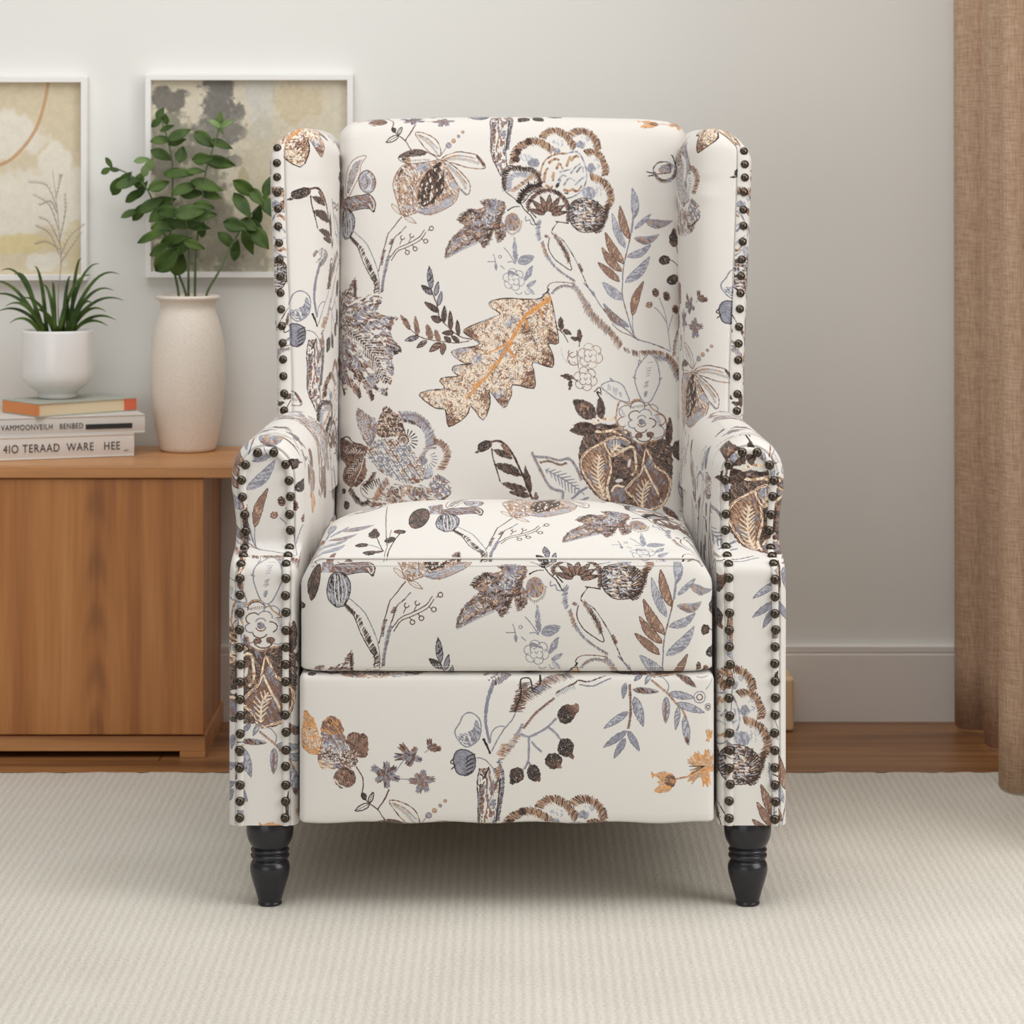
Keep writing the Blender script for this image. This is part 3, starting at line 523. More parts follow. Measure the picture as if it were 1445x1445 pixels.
    stroke([(786, 464), (794, 470), (802, 483)], 1.2, DK); stroke([(818, 482), (817, 490)], 1.1, DK); stroke([(808, 533), (816, 538)], 1.2, DK); stroke([(792, 490), (794, 502), (800, 512)], .7, GL); stroke([(838, 552), (846, 546), (848, 556)], 1.4, DK)
    # ================= the part of the repeat above the back, seen on the lower front panel
    p = F((430, 1001), (442, 1012), (450, 1033), (457, 1050), (449, 1063), (431, 1059), (423, 1046), (423, 1031), (428, 1016)); fillh(sm(p), [OR, OR, TN, OR, BR], 60, 1.5, 6, .06, 1)
    p = F((454, 1022), (459, 1014), (472, 1009), (485, 1024), (483, 1040), (468, 1042), (454, 1036)); fillh(sm(p), [MB_, BR, OR, BR, DK], 50, 1.4, 6, .06, 1)
    p = F((455, 1034), (470, 1036), (486, 1036), (492, 1060), (480, 1078), (458, 1074)); fillh(sm(p), [GY, GL, BR, GY], 50, 1.6, 5, .1, 1)
    p = F((489, 1042), (496, 1033), (515, 1035), (520.5, 1050), (517, 1067), (504, 1067), (496, 1057)); fillh(sm(p), [BR, MB_, BR], 0, 1.4, 6, .06, 1.4, center=F((500, 1062)), nper=40)
    p = F((449, 1064), (464, 1059), (481, 1063), (500, 1055), (505, 1072), (496, 1083), (474, 1083), (453, 1081)); fillh(sm(p), [BR, MB_, BR, GY], 20, 1.5, 5, .08, 1); fillh(sm(F((450, 1072), (462, 1070), (474, 1076), (466, 1084), (454, 1083))), [TN, GL, CR], 20)
    for q, a in (((440, 1040), 16), ((490, 1068), 17), ((466, 1062), 15)): dots(ell(*F(q, q)[0], a, a * .75, 25), WH, .17, .75)
    c = F((487, 1096)); fillh(ell(c[0], c[1], 14, 13), [DK, MB_, BR], 30, 1.5, 6, .08, 1); ring(c[0] + 1, c[1], 7, BR, 2); stroke(F((472, 1098), (480, 1106), (490, 1112)), 2, WH); squig(ell(c[0], c[1], 11, 10), [DK, TN], .08, 5)
    stroke(F((503, 1080), (512, 1095), (513, 1108), (511, 1121), (520, 1131), (533, 1141), (543, 1156)), 1.4, MB_); stroke(F((533, 1141), (543, 1126), (549.5, 1112)), 1.8, MB_); bud(*F((514, 1122)), 3.4, 5, -20)
    for a, b, w in (((522, 1133), (501, 1143), 7), ((521, 1132), (527, 1116), 5)): p, m = leafpoly(F(a), F(b), w); stroke(p, 1.3, DK, n=1, closed=True); stroke(m, .8, MB_, n=1)
    stroke(F((558, 1088), (566, 1076), (572, 1070)), 1.2, GY); stroke(F((566, 1097), (578, 1098)), 1.2, GY); stroke(F((600, 1060), (607, 1054)), 1.2, GY)
    def petals(c, lst, cols, w):
        c = F(c)
        for q in lst:
            q = F(q); leaf(c, q, w, cols, None, 0, None, None, .1); d = np.array(q) - c
            for s in (-.2, 0, .2): e = np.array((d[0] * math.cos(s) - d[1] * math.sin(s), d[0] * math.sin(s) + d[1] * math.cos(s))); seg(np.array(c) + e * .55, np.array(c) + e * (1.0 - abs(s) * .2), 3.2, 1.2, cols[rng.integers(len(cols))])
    petals((545, 1092), [(524, 1080), (546, 1072), (560, 1080), (530, 1101), (547, 1111), (565, 1098)], [BR, GY, MB_, GY], 9)
    petals((581, 1066), [(564, 1048), (556, 1066), (574, 1078), (596, 1071), (588, 1052), (578, 1080)], [BR, GY, MB_], 8)
    petals((596, 1100), [(577, 1100), (598, 1084), (615, 1097), (586, 1090), (590, 1118), (604, 1116)], [GY, BR, GY], 9); petals((607, 1056), [(606, 1040), (623, 1054), (616, 1048)], [BR, MB_, GY], 7)
    c = F((660, 1028)); p = sm(F((642, 1031), (648, 1020), (654, 1008), (664, 1004), (676, 1012), (679, 1026), (675, 1042), (660, 1052), (648, 1044))); stroke(p, 1.6, GY, n=1, closed=True); fillh(sm(F((647, 1034), (658, 1033), (668, 1025), (672, 1014), (678, 1026), (673, 1043), (660, 1051), (649, 1043))), [GY, GL, (110, 110, 122), None], 40, 1.4, 5, .1, 1)
    p = sm(F((640, 1070), (645, 1058), (655, 1056), (668, 1062), (671, 1074), (668, 1086), (658, 1092), (645, 1088))); fillh(p, [GY, (120, 120, 132), GY], 40, 1.3, 6, .06, .8); stroke(p, 1.6, (84, 80, 86), n=1, closed=True)
    for k in range(5): stroke(F((671 - k, 1062 + k * 6), (662, 1065 + k * 6), (658, 1070 + k * 5)), 1.4, DK)
    stroke(F((641, 1068), (636, 1074), (642, 1078), (637, 1084)), 1.4, DK)
    p = sm(F((682, 945), (690, 960), (702, 966), (714, 958), (722, 945), (702, 936))); fillh(p, [BR, GY, None, MB_], 0, 1.5, 6, .1, 1, center=F((702, 935)), nper=44)
    stroke(F((696, 964), (690, 980), (686, 1000), (686, 1022), (691, 1047)), 5.2, [GY, GY, (130, 130, 144)], 2.6); stroke(F((682, 1040), (687, 1050), (692, 1062)), 3.4, DK, 2); stroke(F((673, 1067), (684, 1070), (694, 1080), (704, 1092)), 1.4, GY); stroke(F((692, 1047), (694, 1032), (702, 1024), (712, 1023)), 1.4, GY); stroke(F((694, 1058), (708, 1032), (724, 1012), (728, 1000)), 1.6, GY)
    rope(F((728, 1003), (736, 985), (752, 975), (770, 963), (786, 953), (806, 949)), 13, [BR, MB_, TN, DK, GY], fringe=.9); rope(F((732, 1000), (736, 978), (741, 962)), 13, [BR, MB_, DK]); stroke(F((727, 1002), (735, 978), (735, 958), (748, 957), (751, 974)), 1.8, DK); stroke(F((752, 972), (762, 964), (762, 948)), 2.6, DK); rope(F((756, 976), (768, 968)), 9, [GY, DK, GY])
    rope(F((739, 1026), (753, 1008), (764, 998), (782, 984)), 2.8, [BR, MB_, BR]); stroke(F((784, 977), (796, 970), (811, 963), (816, 959), (830, 961), (842, 957), (855, 951)), 1.8, [GY, MB_]); stroke(F((817, 965), (836, 967), (848, 962), (862, 956)), 1.7, GY); ticks(F((784, 978), (798, 971), (811, 966)), 4, GY, 2.2)
    rope(F((731, 1034), (722, 1048), (711, 1062), (704, 1074)), 8, [BR, GY, TN, None]); rope(F((712, 1048), (705, 1064)), 7, [BR, TN]); rope(F((731, 1033), (738, 1020)), 4, [GY])
    rope(F((703, 1072), (709, 1090), (709, 1110), (706, 1132), (702, 1156)), 4, [GY, GY, DK]); rope(F((704, 1080), (701, 1096)), 6, [BR, TN]); stroke(F((681, 1098), (686, 1090), (690, 1080)), 1.8, DK); stroke(F((684, 1096), (678, 1090)), 1.4, DK); rope(F((680, 1112), (678, 1134), (676, 1160)), 4, [DK, GY, BR])
    fillh(F((682, 1112), (690, 1110), (696, 1098), (703, 1104), (704, 1130), (698, 1160), (677, 1160)), [BR, GY, WH, BR, WH], 96, 2, 14, .1); stroke(F((706, 1096), (704, 1120), (700, 1158)), 1.5, DK)
    G3 = [GY, (130, 130, 144)]
    for P in (((735, 1034), (746, 1038), (760, 1032), (773, 1024), (785, 1012)), ((773, 1024), (783, 1032), (791, 1042)), ((746, 1038), (746, 1056), (745, 1072), (739, 1084)), ((745, 1072), (751, 1082)), ((750, 1045), (756, 1052), (764, 1059))): rope(F(*P), 2.6, G3)
    for q, a, b, r in (((799, 1006), 10.5, 12, 20), ((798, 1053), 10, 11.5, 0), ((781, 1072), 10.5, 10, 10), ((729, 1092), 9, 10, 20), ((753, 1089), 8, 10.5, -15)): c = F(q); bud(c[0], c[1], a, b, r)
    leaf(F((806, 1006)), F((815, 991)), 12, [BR, MB_]); leaf(F((803, 1060)), F((809, 1069)), 6, [MB_]); leaf(F((786, 1078)), F((793, 1082)), 5, [BR]); leaf(F((726, 1098)), F((720, 1105)), 7, [DK]); leaf(F((757, 1095)), F((763, 1101)), 6, [MB_])
    rope(F((888, 965), (889, 985), (889, 1007), (886, 1027)), 3, [BR, MB_]); rope(F((919, 959), (930, 968), (941, 977), (954, 992), (962, 1000), (968, 1014)), 2.6, [BR, TN]); stroke(F((922, 948), (936, 956), (943, 966), (942, 975)), 1.3, GY)
    for a, b, w, cc in (((895, 982), (907, 1023), 13, Gn), ((886, 1003), (852, 1026), 9, Gn), ((884, 1030), (851, 1053), 9, G3), ((882, 1040), (866, 1068), 9, G3), ((886, 1030), (902, 1058), 9, G3), ((893, 972), (929, 975), 8, [GY, BR, DK]), ((882, 963), (879, 984), 7, G3), ((944, 977), (980, 984), 10, Gn), ((955, 991), (994, 1005), 10, Gn), ((940, 982), (939, 1019), 10, Gn), ((957, 996), (953, 1029), 7, Gn), ((965, 1010), (971, 1050), 10, [GY, GL, GY]), ((954, 946), (982, 969), 10, [BR, MB_]), ((918, 948), (910, 965), 6, Gn), ((906, 948), (895, 960), 7, G3)): leaf(F(a), F(b), w * .87, cc, (120, 118, 128))
    rope(F((939, 990), (938, 1016)), 3, [BR]); rope(F((967, 1040), (971, 1048)), 4, [BR, MB_])
    for q, r in (((987, 983), 7), ((999, 997), 4)): c = F(q); ring(c[0], c[1], r, GY, 1.2); ring(c[0], c[1], r * .5, MB_, 1.2)
    stroke(F((983, 953), (990, 955), (1000, 951)), 1.3, GY); stroke(F((996, 972), (1004, 962), (1008, 955)), 1, GY)
    O3 = [OR, TN, OR, (200, 168, 140)]
    for a, b, w in (((952, 1096), (920, 1091), 11), ((952, 1102), (922, 1116), 13), ((950, 1100), (926, 1103), 7)): leaf(F(a), F(b), w, O3)
    fillh(ell(*F((945, 1101)), 7, 8), [TN, MB_, BR, OR], 10, 1.6); fill(F((918, 1086), (924, 1092), (920, 1097)), OR); rope(F((953, 1098), (968, 1095)), 2, [OR, BR])
    petals((994, 1080), [(970, 1070), (980, 1060), (1000, 1056), (970, 1102), (998, 1110), (1020, 1086), (1016, 1066)], O3, 12); petals((1002, 1042), [(998, 1028), (1008, 1030), (996, 1044)], O3, 6)
    for a in (150, 165, 180): seg(F((994, 1080)), F((994 + 22 * math.cos(math.radians(a)), 1080 - 22 * math.sin(math.radians(a)) * -1)), 1, .8, DK)
draw_pattern()
# slight stitched mottling where the print has colour
dark = (canvas.mean(2) < .84)[..., None]
canvas = np.where(dark, np.clip(canvas * (.9 + .24 * NC[..., None]), 0, 1), canvas)

def image(name, arr):
    h, w = arr.shape[:2]; im = bpy.data.images.new(name, w, h, alpha=False)
    px = np.ones((h, w, 4), np.float32); px[..., :3] = arr[::-1]; im.pixels.foreach_set(px.ravel()); im.update(); im.pack(); return im
fabric_img = image('printed_fabric', canvas)
def TUV(tx, ty): return ((tx - TX0) / PX, 1 - (ty - TY0) / PY)

fabric, nt, b = mat('printed_linen', BASE, .88, 0, .2)
im = N(nt, 'ShaderNodeTexImage'); im.image = fabric_img; im.interpolation = 'Linear'; im.extension = 'REPEAT'
uvn = N(nt, 'ShaderNodeUVMap', uv_map='UVMap'); nt.links.new(uvn.outputs['UV'], im.inputs['Vector'])
nt.links.new(im.outputs['Color'], b.inputs['Base Color'])
b.inputs['Sheen Weight'].default_value = .12; b.inputs['Sheen Roughness'].default_value = .5
wv = N(nt, 'ShaderNodeTexNoise'); wv.inputs['Scale'].default_value = 700; wv.inputs['Detail'].default_value = 2
nt.links.new(coords(nt, (1, 1, 1)), wv.inputs['Vector']); bump(nt, b, wv.outputs['Fac'], .12, .0015)
# ------------------------------------------------------------------ materials of the room
wall_m, nt, b = mat('wall_paint', (233, 233, 229), .9, 0, .2)
n = N(nt, 'ShaderNodeTexNoise'); n.inputs['Scale'].default_value = 90; n.inputs['Detail'].default_value = 4
nt.links.new(coords(nt), n.inputs['Vector']); bump(nt, b, n.outputs['Fac'], .04, .001)
trim_m, nt, b = mat('trim_paint', (232, 229, 224), .45)

def woodmat(name, axis, c0, c1, c2, rough=.4, scale=1., planks=None, knots=None):
    m, nt, b = mat(name, c1, rough)
    sc = {'x': (1.2, 22, 22), 'y': (22, 1.2, 22), 'z': (22, 22, 1.0)}[axis]
    v = coords(nt, tuple(q * scale for q in sc))
    n1 = N(nt, 'ShaderNodeTexNoise'); n1.inputs['Scale'].default_value = 1.3; n1.inputs['Detail'].default_value = 5; n1.inputs['Distortion'].default_value = .35
    nt.links.new(v, n1.inputs['Vector'])
    n2 = N(nt, 'ShaderNodeTexNoise'); n2.inputs['Scale'].default_value = 7; n2.inputs['Detail'].default_value = 3
    nt.links.new(v, n2.inputs['Vector'])
    mx = N(nt, 'ShaderNodeMath', operation='MULTIPLY_ADD'); nt.links.new(n2.outputs['Fac'], mx.inputs[0]); mx.inputs[1].default_value = .3; nt.links.new(n1.outputs['Fac'], mx.inputs[2])
    col = ramp(nt, mx.outputs[0], [(.46, c0), (.64, c1), (.84, c2)])
    if planks:
        br = N(nt, 'ShaderNodeTexBrick'); br.offset = .37; br.inputs['Scale'].default_value = 1; br.inputs['Brick Width'].default_value = 1.5; br.inputs['Row Height'].default_value = planks
        br.inputs['Mortar Size'].default_value = .0015; br.inputs['Color1'].default_value = (1, 1, 1, 1); br.inputs['Color2'].default_value = (.72, .72, .72, 1); br.inputs['Mortar'].default_value = (.3, .3, .3, 1)
        nt.links.new(coords(nt), br.inputs['Vector'])
        mm = N(nt, 'ShaderNodeMix', data_type='RGBA', blend_type='MULTIPLY'); mm.inputs[0].default_value = 1
        nt.links.new(col, mm.inputs[6]); nt.links.new(br.outputs['Color'], mm.inputs[7]); col = mm.outputs[2]
    if knots:                                      # cathedral figure along one board
        tc = N(nt, 'ShaderNodeTexCoord'); sp = N(nt, 'ShaderNodeSeparateXYZ'); nt.links.new(tc.outputs['Object'], sp.inputs[0])
        mp = N(nt, 'ShaderNodeMapping'); mp.inputs['Location'].default_value = (-knots * 26, 0, -.05); mp.inputs['Scale'].default_value = (26, 0, 5.0)
        nt.links.new(tc.outputs['Object'], mp.inputs['Vector'])
        ns = N(nt, 'ShaderNodeTexNoise'); ns.inputs['Scale'].default_value = .9; nt.links.new(mp.outputs[0], ns.inputs['Vector'])
        wv = N(nt, 'ShaderNodeTexWave', wave_type='RINGS', rings_direction='Y'); wv.inputs['Scale'].default_value = .75; wv.inputs['Distortion'].default_value = 3.2; wv.inputs['Detail'].default_value = 2
        nt.links.new(mp.outputs[0], wv.inputs['Vector'])
        d = N(nt, 'ShaderNodeMath', operation='SUBTRACT'); nt.links.new(sp.outputs[0], d.inputs[0]); d.inputs[1].default_value = knots
        ab = N(nt, 'ShaderNodeMath', operation='ABSOLUTE'); nt.links.new(d.outputs[0], ab.inputs[0])
        mr = N(nt, 'ShaderNodeMapRange'); mr.inputs['From Min'].default_value = .008; mr.inputs['From Max'].default_value = .024; mr.inputs['To Min'].default_value = .38; mr.inputs['To Max'].default_value = 0
        nt.links.new(ab.outputs[0], mr.inputs['Value'])
        f = N(nt, 'ShaderNodeMath', operation='MULTIPLY'); nt.links.new(mr.outputs[0], f.inputs[0]); nt.links.new(wv.outputs['Fac'], f.inputs[1])
        mm = N(nt, 'ShaderNodeMix', data_type='RGBA'); nt.links.new(f.outputs[0], mm.inputs[0]); nt.links.new(col, mm.inputs[6]); mm.inputs[7].default_value = lin(tuple(q * .62 for q in c0)); col = mm.outputs[2]
    nt.links.new(col, b.inputs['Base Color'])
    bump(nt, b, n2.outputs['Fac'], .06, .001)
    return m
floor_m = woodmat('oak_floor', 'x', (116, 76, 42), (150, 102, 60), (172, 124, 78), .38, .8, .11)
cab_m = woodmat('cherry_wood', 'z', (156, 96, 46), (178, 115, 58), (194, 134, 76), .42, 1, None, -.655)
cabh_m = woodmat('cherry_wood_rail', 'x', (176, 120, 70), (196, 138, 84), (208, 154, 100), .36, 1)
pale_m = woodmat('pale_wood', 'z', (214, 180, 134), (228, 196, 152), (236, 208, 168), .5, 1)

rug_m, nt, b = mat('rug_wool', (214, 205, 189), .95, 0, .1)
v = coords(nt)
nz = N(nt, 'ShaderNodeTexNoise'); nz.inputs['Scale'].default_value = 260; nz.inputs['Detail'].default_value = 4; nt.links.new(v, nz.inputs['Vector'])
nb_ = N(nt, 'ShaderNodeTexNoise'); nb_.inputs['Scale'].default_value = 5; nb_.inputs['Detail'].default_value = 3; nt.links.new(v, nb_.inputs['Vector'])
wx = N(nt, 'ShaderNodeTexWave', wave_type='BANDS', bands_direction='X'); wx.inputs['Scale'].default_value = 27; wx.inputs['Distortion'].default_value = 1.0; wx.inputs['Detail'].default_value = 2; wx.inputs['Detail Scale'].default_value = 1.2
nt.links.new(v, wx.inputs['Vector'])
wy = N(nt, 'ShaderNodeTexWave', wave_type='BANDS', bands_direction='Y'); wy.inputs['Scale'].default_value = 30; wy.inputs['Distortion'].default_value = 3; wy.inputs['Detail'].default_value = 2
nt.links.new(v, wy.inputs['Vector'])
def math_(op, a, b_):
    q = N(nt, 'ShaderNodeMath', operation=op)
    for k, x in enumerate((a, b_)):
        if isinstance(x, (int, float)): q.inputs[k].default_value = x
        else: nt.links.new(x, q.inputs[k])
    return q.outputs[0]
h = math_('ADD', math_('ADD', math_('MULTIPLY', wx.outputs['Fac'], .24), math_('MULTIPLY', wy.outputs['Fac'], .04)), math_('MULTIPLY', nz.outputs['Fac'], 1.4))
fc = math_('ADD', math_('MULTIPLY', h, .42), math_('MULTIPLY', nb_.outputs['Fac'], .2))
nt.links.new(ramp(nt, fc, [(.3, (192, 186, 174)), (.55, (216, 211, 201)), (.85, (231, 227, 219))]), b.inputs['Base Color'])
bump(nt, b, h, .3, .0028)

cur_m, nt, b = mat('linen_curtain', (204, 178, 156), .95, 0, .1)
v = coords(nt)
a1 = N(nt, 'ShaderNodeTexNoise'); a1.inputs['Scale'].default_value = 1; a1.inputs['Detail'].default_value = 3; nt.links.new(coords(nt, (420, 420, 40)), a1.inputs['Vector'])
a2 = N(nt, 'ShaderNodeTexNoise'); a2.inputs['Scale'].default_value = 1; a2.inputs['Detail'].default_value = 3; nt.links.new(coords(nt, (40, 40, 420)), a2.inputs['Vector'])
hh = math_('ADD', a1.outputs['Fac'], a2.outputs['Fac'])
nt.links.new(ramp(nt, math_('MULTIPLY', hh, .5), [(.3, (160, 132, 109)), (.5, (190, 160, 135)), (.72, (212, 186, 163))]), b.inputs['Base Color'])
bump(nt, b, hh, .25, .002)

black_m, nt, b = mat('black_lacquer', (31, 30, 35), .26, 0, .5)
nail_m, nt, b = mat('antique_bronze', (90, 83, 75), .26, 1)
n = N(nt, 'ShaderNodeTexNoise'); n.inputs['Scale'].default_value = 300; nt.links.new(coords(nt), n.inputs['Vector'])
nt.links.new(ramp(nt, n.outputs['Fac'], [(.35, (72, 65, 57)), (.7, (104, 96, 86))]), b.inputs['Base Color'])
under_m, nt, b = mat('pale_bounce_cover', (170, 160, 146), .9)  # underside colour made pale to bounce light into the shade below the chair
white_m, nt, b = mat('white_lacquered_frame', (240, 239, 236), .4)
pot_m, nt, b = mat('white_glaze', (240, 238, 236), .16)
soil_m, nt, b = mat('soil', (48, 38, 30), .95)
vase_m, nt, b = mat('speckled_stoneware', (226, 212, 194), .5)
n = N(nt, 'ShaderNodeTexNoise'); n.inputs['Scale'].default_value = 420; n.inputs['Detail'].default_value = 4; nt.links.new(coords(nt), n.inputs['Vector'])
nt.links.new(ramp(nt, n.outputs['Fac'], [(.3, (226, 214, 200)), (.5, (238, 228, 216)), (.75, (242, 234, 223))]), b.inputs['Base Color']); bump(nt, b, n.outputs['Fac'], .08, .0006)
def leafmat(name, c0, c1, rough=.5):
    m, nt, b = mat(name, c0, rough)
    n = N(nt, 'ShaderNodeTexNoise'); n.inputs['Scale'].default_value = 28; n.inputs['Detail'].default_value = 2; nt.links.new(coords(nt), n.inputs['Vector'])
    nt.links.new(ramp(nt, n.outputs['Fac'], [(.35, c0), (.68, c1)]), b.inputs['Base Color'])
    b.inputs['Specular IOR Level'].default_value = .3; b.inputs['Subsurface Weight'].default_value = .08; b.inputs['Subsurface Radius'].default_value = (.004, .008, .003)
    return m
euc_m = leafmat('eucalyptus_leaf', (48, 72, 24), (80, 104, 42), .5)
euc2_m = leafmat('young_leaf', (108, 134, 78), (136, 158, 104), .5)
stem_m = leafmat('green_stem', (84, 104, 66), (112, 124, 84), .6)
spi_m = leafmat('grass_leaf', (42, 64, 22), (86, 108, 46), .4)
dry_m = leafmat('dry_grass', (150, 138, 128), (182, 170, 158), .9)
page_m, nt, b = mat('page_edges', (232, 214, 180), .9)
wv = N(nt, 'ShaderNodeTexNoise'); wv.inputs['Scale'].default_value = 1; nt.links.new(coords(nt, (4, 4, 900)), wv.inputs['Vector']); bump(nt, b, wv.outputs['Fac'], .3, .001)
bookw_m, nt, b = mat('white_cloth_cover', (228, 223, 216), .7)
bookg_m, nt, b = mat('pale_grey_cover', (216, 212, 206), .6)
bookt_m, nt, b = mat('grey_green_cover', (176, 178, 166), .5)
booko_m, nt, b = mat('orange_spine', (226, 142, 84), .6)
ink_m, nt, b = mat('dark_ink', (62, 58, 58), .8)
bar_m, nt, b = mat('black_bar', (44, 46, 46), .6)
red_m, nt, b = mat('red_orange_print', (224, 112, 78), .6)

# ------------------------------------------------------------------ the setting
WY = 1.20; FLZ = -.004
m = MB(); m.box(-3.2, 3.2, WY, WY + .1, FLZ, 2.7); struct(m.build('wall_back', wall_m, smooth=False))
m = MB(); m.box(-3.2, 3.2, -3.9, WY + .1, -.08, FLZ); struct(m.build('floor', floor_m, smooth=False))
m = MB()
prof = [(WY, FLZ), (WY - .016, FLZ), (WY - .016, .108), (WY - .0135, .1095), (WY - .0135, .1115), (WY - .015, .113), (WY - .015, .1215), (WY - .012, .1238), (WY, .1238)]
m.grid([[(x, y, z) for y, z in prof] for x in (-3.2, 3.2)]); struct(m.build('baseboard_back', trim_m, smooth=False))

# rug
m = MB(); nx, ny = 300, 60
x0, x1, y0, y1 = -2.1, 1.9, -1.6, .782
P = []
for j in range(ny + 1):
    t = j / ny; y = y0 + (y1 - y0) * (1 - (1 - t) ** 2)
    P.append([(x0 + (x1 - x0) * i / nx, y + (random.uniform(-.006, .004) if j == ny else 0), .0) for i in range(nx + 1)])
m.grid(P, flip=True); e = P[-1]
m.grid([[(a, b_ + .001, FLZ + .0003) for a, b_, c in e], e], flip=False)
e = P[0]; m.grid([[(a, b_, FLZ + .0003) for a, b_, c in e], e], flip=True)
rug = m.build('area_rug', rug_m); tag(rug, 'large cream ribbed wool rug covering the floor under the armchair', 'rug')

# curtain
pts = [(.86, 1.165), (.80, 1.16), (.745, 1.145), (.736, 1.115), (.742, 1.09), (.757, 1.078), (.772, 1.075), (.785, 1.06), (.775, 1.02), (.7615, .99), (.7605, .965), (.765, .945), (.778, .935), (.80, .925), (.815, .90), (.80, .84), (.76, .75), (.7335, .69), (.7315, .665), (.7345, .645), (.743, .632), (.757, .626), (.785, .63), (.81, .65), (.825, .62), (.80, .56), (.775, .50), (.768, .46), (.775, .43), (.80, .42), (.82, .44), (.83, .40), (.80, .33), (.785, .28), (.79, .24), (.82, .22)]
path = catmull(pts, 7)
rows = []
for k in range(25):
    z = .004 + 2.5 * k / 24
    rows.append([(x + .010 * (z / 2.5) * math.sin(i * .22) * .5, y, z) for i, (x, y) in enumerate(path)])
m = MB(); m.grid(rows, flip=True)
cur = m.build('curtain', cur_m); sd = cur.modifiers.new('cloth', 'SOLIDIFY'); sd.thickness = .004; sd.offset = 0
tag(cur, 'floor-length beige linen curtain hanging in folds at the right of the room', 'curtain')

# small wooden edge that peeks out behind the chair
m = MB(); p0 = at(1060, 1000, 1.14); p1 = at(1117.5, 1000, 1.14)
m.box(p0.x, p1.x, 1.10, 1.18, FLZ + .0005, .085)
wb = m.build('wooden_block', pale_m, smooth=False, bevel=.006, seg=3); tag(wb, 'low pale wooden block on the floor peeking out behind the right armrest', 'block')

# ------------------------------------------------------------------ cabinet
FY = .91
cab = empty('sideboard_cabinet', (-.80, 1.05, 0)); tag(cab, 'low cherry wood sideboard standing against the wall behind the armchair', 'cabinet')
def sub(o, par):
    o.parent = par
    q = par
    off = Vector((0, 0, 0))
    while q: off += q.location; q = q.parent
    o.location = -off if o.location.length == 0 else o.location - off
    return o
xr = -.4855; xl = -1.25
zt0, zt1 = SZ(675, .892), SZ(658, .892)
m = MB(); m.box(xl - .03, -.425, .892, 1.196, zt0, zt1); sub(m.build('top_board', cabh_m, smooth=False, bevel=.002), cab)
zb = SZ(1036.5, FY)
m = MB(); m.box(xl, xr - .004, FY + .004, 1.19, zb, zt0); sub(m.build('carcass', cab_m, smooth=False), cab)
m = MB(); m.box(xl, xr, FY - .012, FY + .004, zb + .002, zt0 - .0015); sub(m.build('door', cab_m, smooth=False, bevel=.0015), cab)
# plinth with feet
m = MB()
xf = SX(254, FY - .004)
m.box(xl, xr + .001, FY - .006, 1.185, SZ(1059, FY), zb - .001)
sub(m.build('plinth', cabh_m, smooth=False, bevel=.001), cab)
for xa, xb in ((xf, xr + .001), (xl, xl + .04)):
    m = MB(); m.box(xa, xb, FY - .006, 1.185, FLZ + .0005, SZ(1059, FY)); sub(m.build('foot', cabh_m, smooth=False), cab)

# ------------------------------------------------------------------ text
def lettering(txt, size, par, loc, rot, m_, width, name='title_lettering'):
    cu = bpy.data.curves.new(name, 'FONT'); cu.body = txt; cu.size = size; cu.extrude = .0002; cu.align_x = 'RIGHT'; cu.space_character = 1.12
    t = bpy.data.objects.new(name, cu); C.objects.link(t)
    bpy.context.view_layer.update()
    me = bpy.data.meshes.new_from_object(t.evaluated_get(bpy.context.evaluated_depsgraph_get()))
    C.objects.unlink(t); bpy.data.objects.remove(t)
    me.name = name; me.materials.clear()
    o = link(name, me, m_, par); o.rotation_euler = rot; o.location = loc; xs = [v.co.x for v in me.vertices]; o.scale = (width / (max(xs) - min(xs)), 1, 1); return o

# ------------------------------------------------------------------ books: local x along the front face, y to the back, origin front right bottom corner
def book(name, loc, rz, L, D, T, cover, spine, page_front=False):
    r = empty(name, loc); r.rotation_euler.z = rz
    ct = .0022
    m = MB(); m.box(-L, 0, 0, D, 0, ct); m.box(-L, 0, 0, D, T - ct, T)
    m.build('cover', cover, r, smooth=False, bevel=.0006)
    m = MB()
    if page_front:
        m.box(-L - .0002, -L + .003, 0, D, ct, T - ct)
        m.build('spine', spine, r, smooth=False)
        m = MB(); m.box(-L + .003, -.003, .0022, D - .004, ct, T - ct)
    else:
        seg_ = [(-L + 2 * 0, 0)]
        P = []
        for x in (-L, 0): P.append([(x, .0016 - .0016 * math.sin(PI * k / 8) + (0 if 0 < k < 8 else .0), ct * .2 + (T - .4 * ct) * k / 8) for k in range(9)])
        m.grid(P, flip=False); m.box(-L, 0, .0016, .004, ct, T - ct)
        m.build('spine', spine, r, smooth=False)
        m = MB(); m.box(-L + .003, -.003, .004, D - .003, ct, T - ct)
    m.build('page_block', page_m, r, smooth=False)
    return r
ztop = zt1 + .0004
T1, T2, T3 = .0372, .0305, .0225
b1 = book('book', (-.6147, 1.040, ztop), math.radians(20), .30, .135, T1, bookw_m, bookw_m)
tag(b1, 'thick white book with large grey capitals on its spine, bottom of the stack', 'book', 'books stacked on the sideboard')
lettering('4IO TERAAD  WARE   HEE _', .0185, b1, (-.010, -.0006, .0118), (PI / 2, 0, 0), ink_m, .203)
b2 = book('book', (-.598, 1.046, ztop + T1), math.radians(19), .31, .13, T2, bookg_m, bookg_m)
tag(b2, 'pale grey book with a black bar on its spine, middle of the stack', 'book', 'books stacked on the sideboard')
lettering('VAMMOONVEILH   BENBED', .0125, b2, (-.101, -.0006, .0105), (PI / 2, 0, 0), ink_m, .132)
m = MB(); m.box(-.097, -.021, -.0007, .0005, .0085, .0165); m.build('spine_bar', bar_m, b2, smooth=False)
b3 = book('book', (0, 0, ztop + T1 + T2), math.radians(40), .186, .112, T3, bookt_m, booko_m, True)
c40, s40 = math.cos(math.radians(40)), math.sin(math.radians(40))
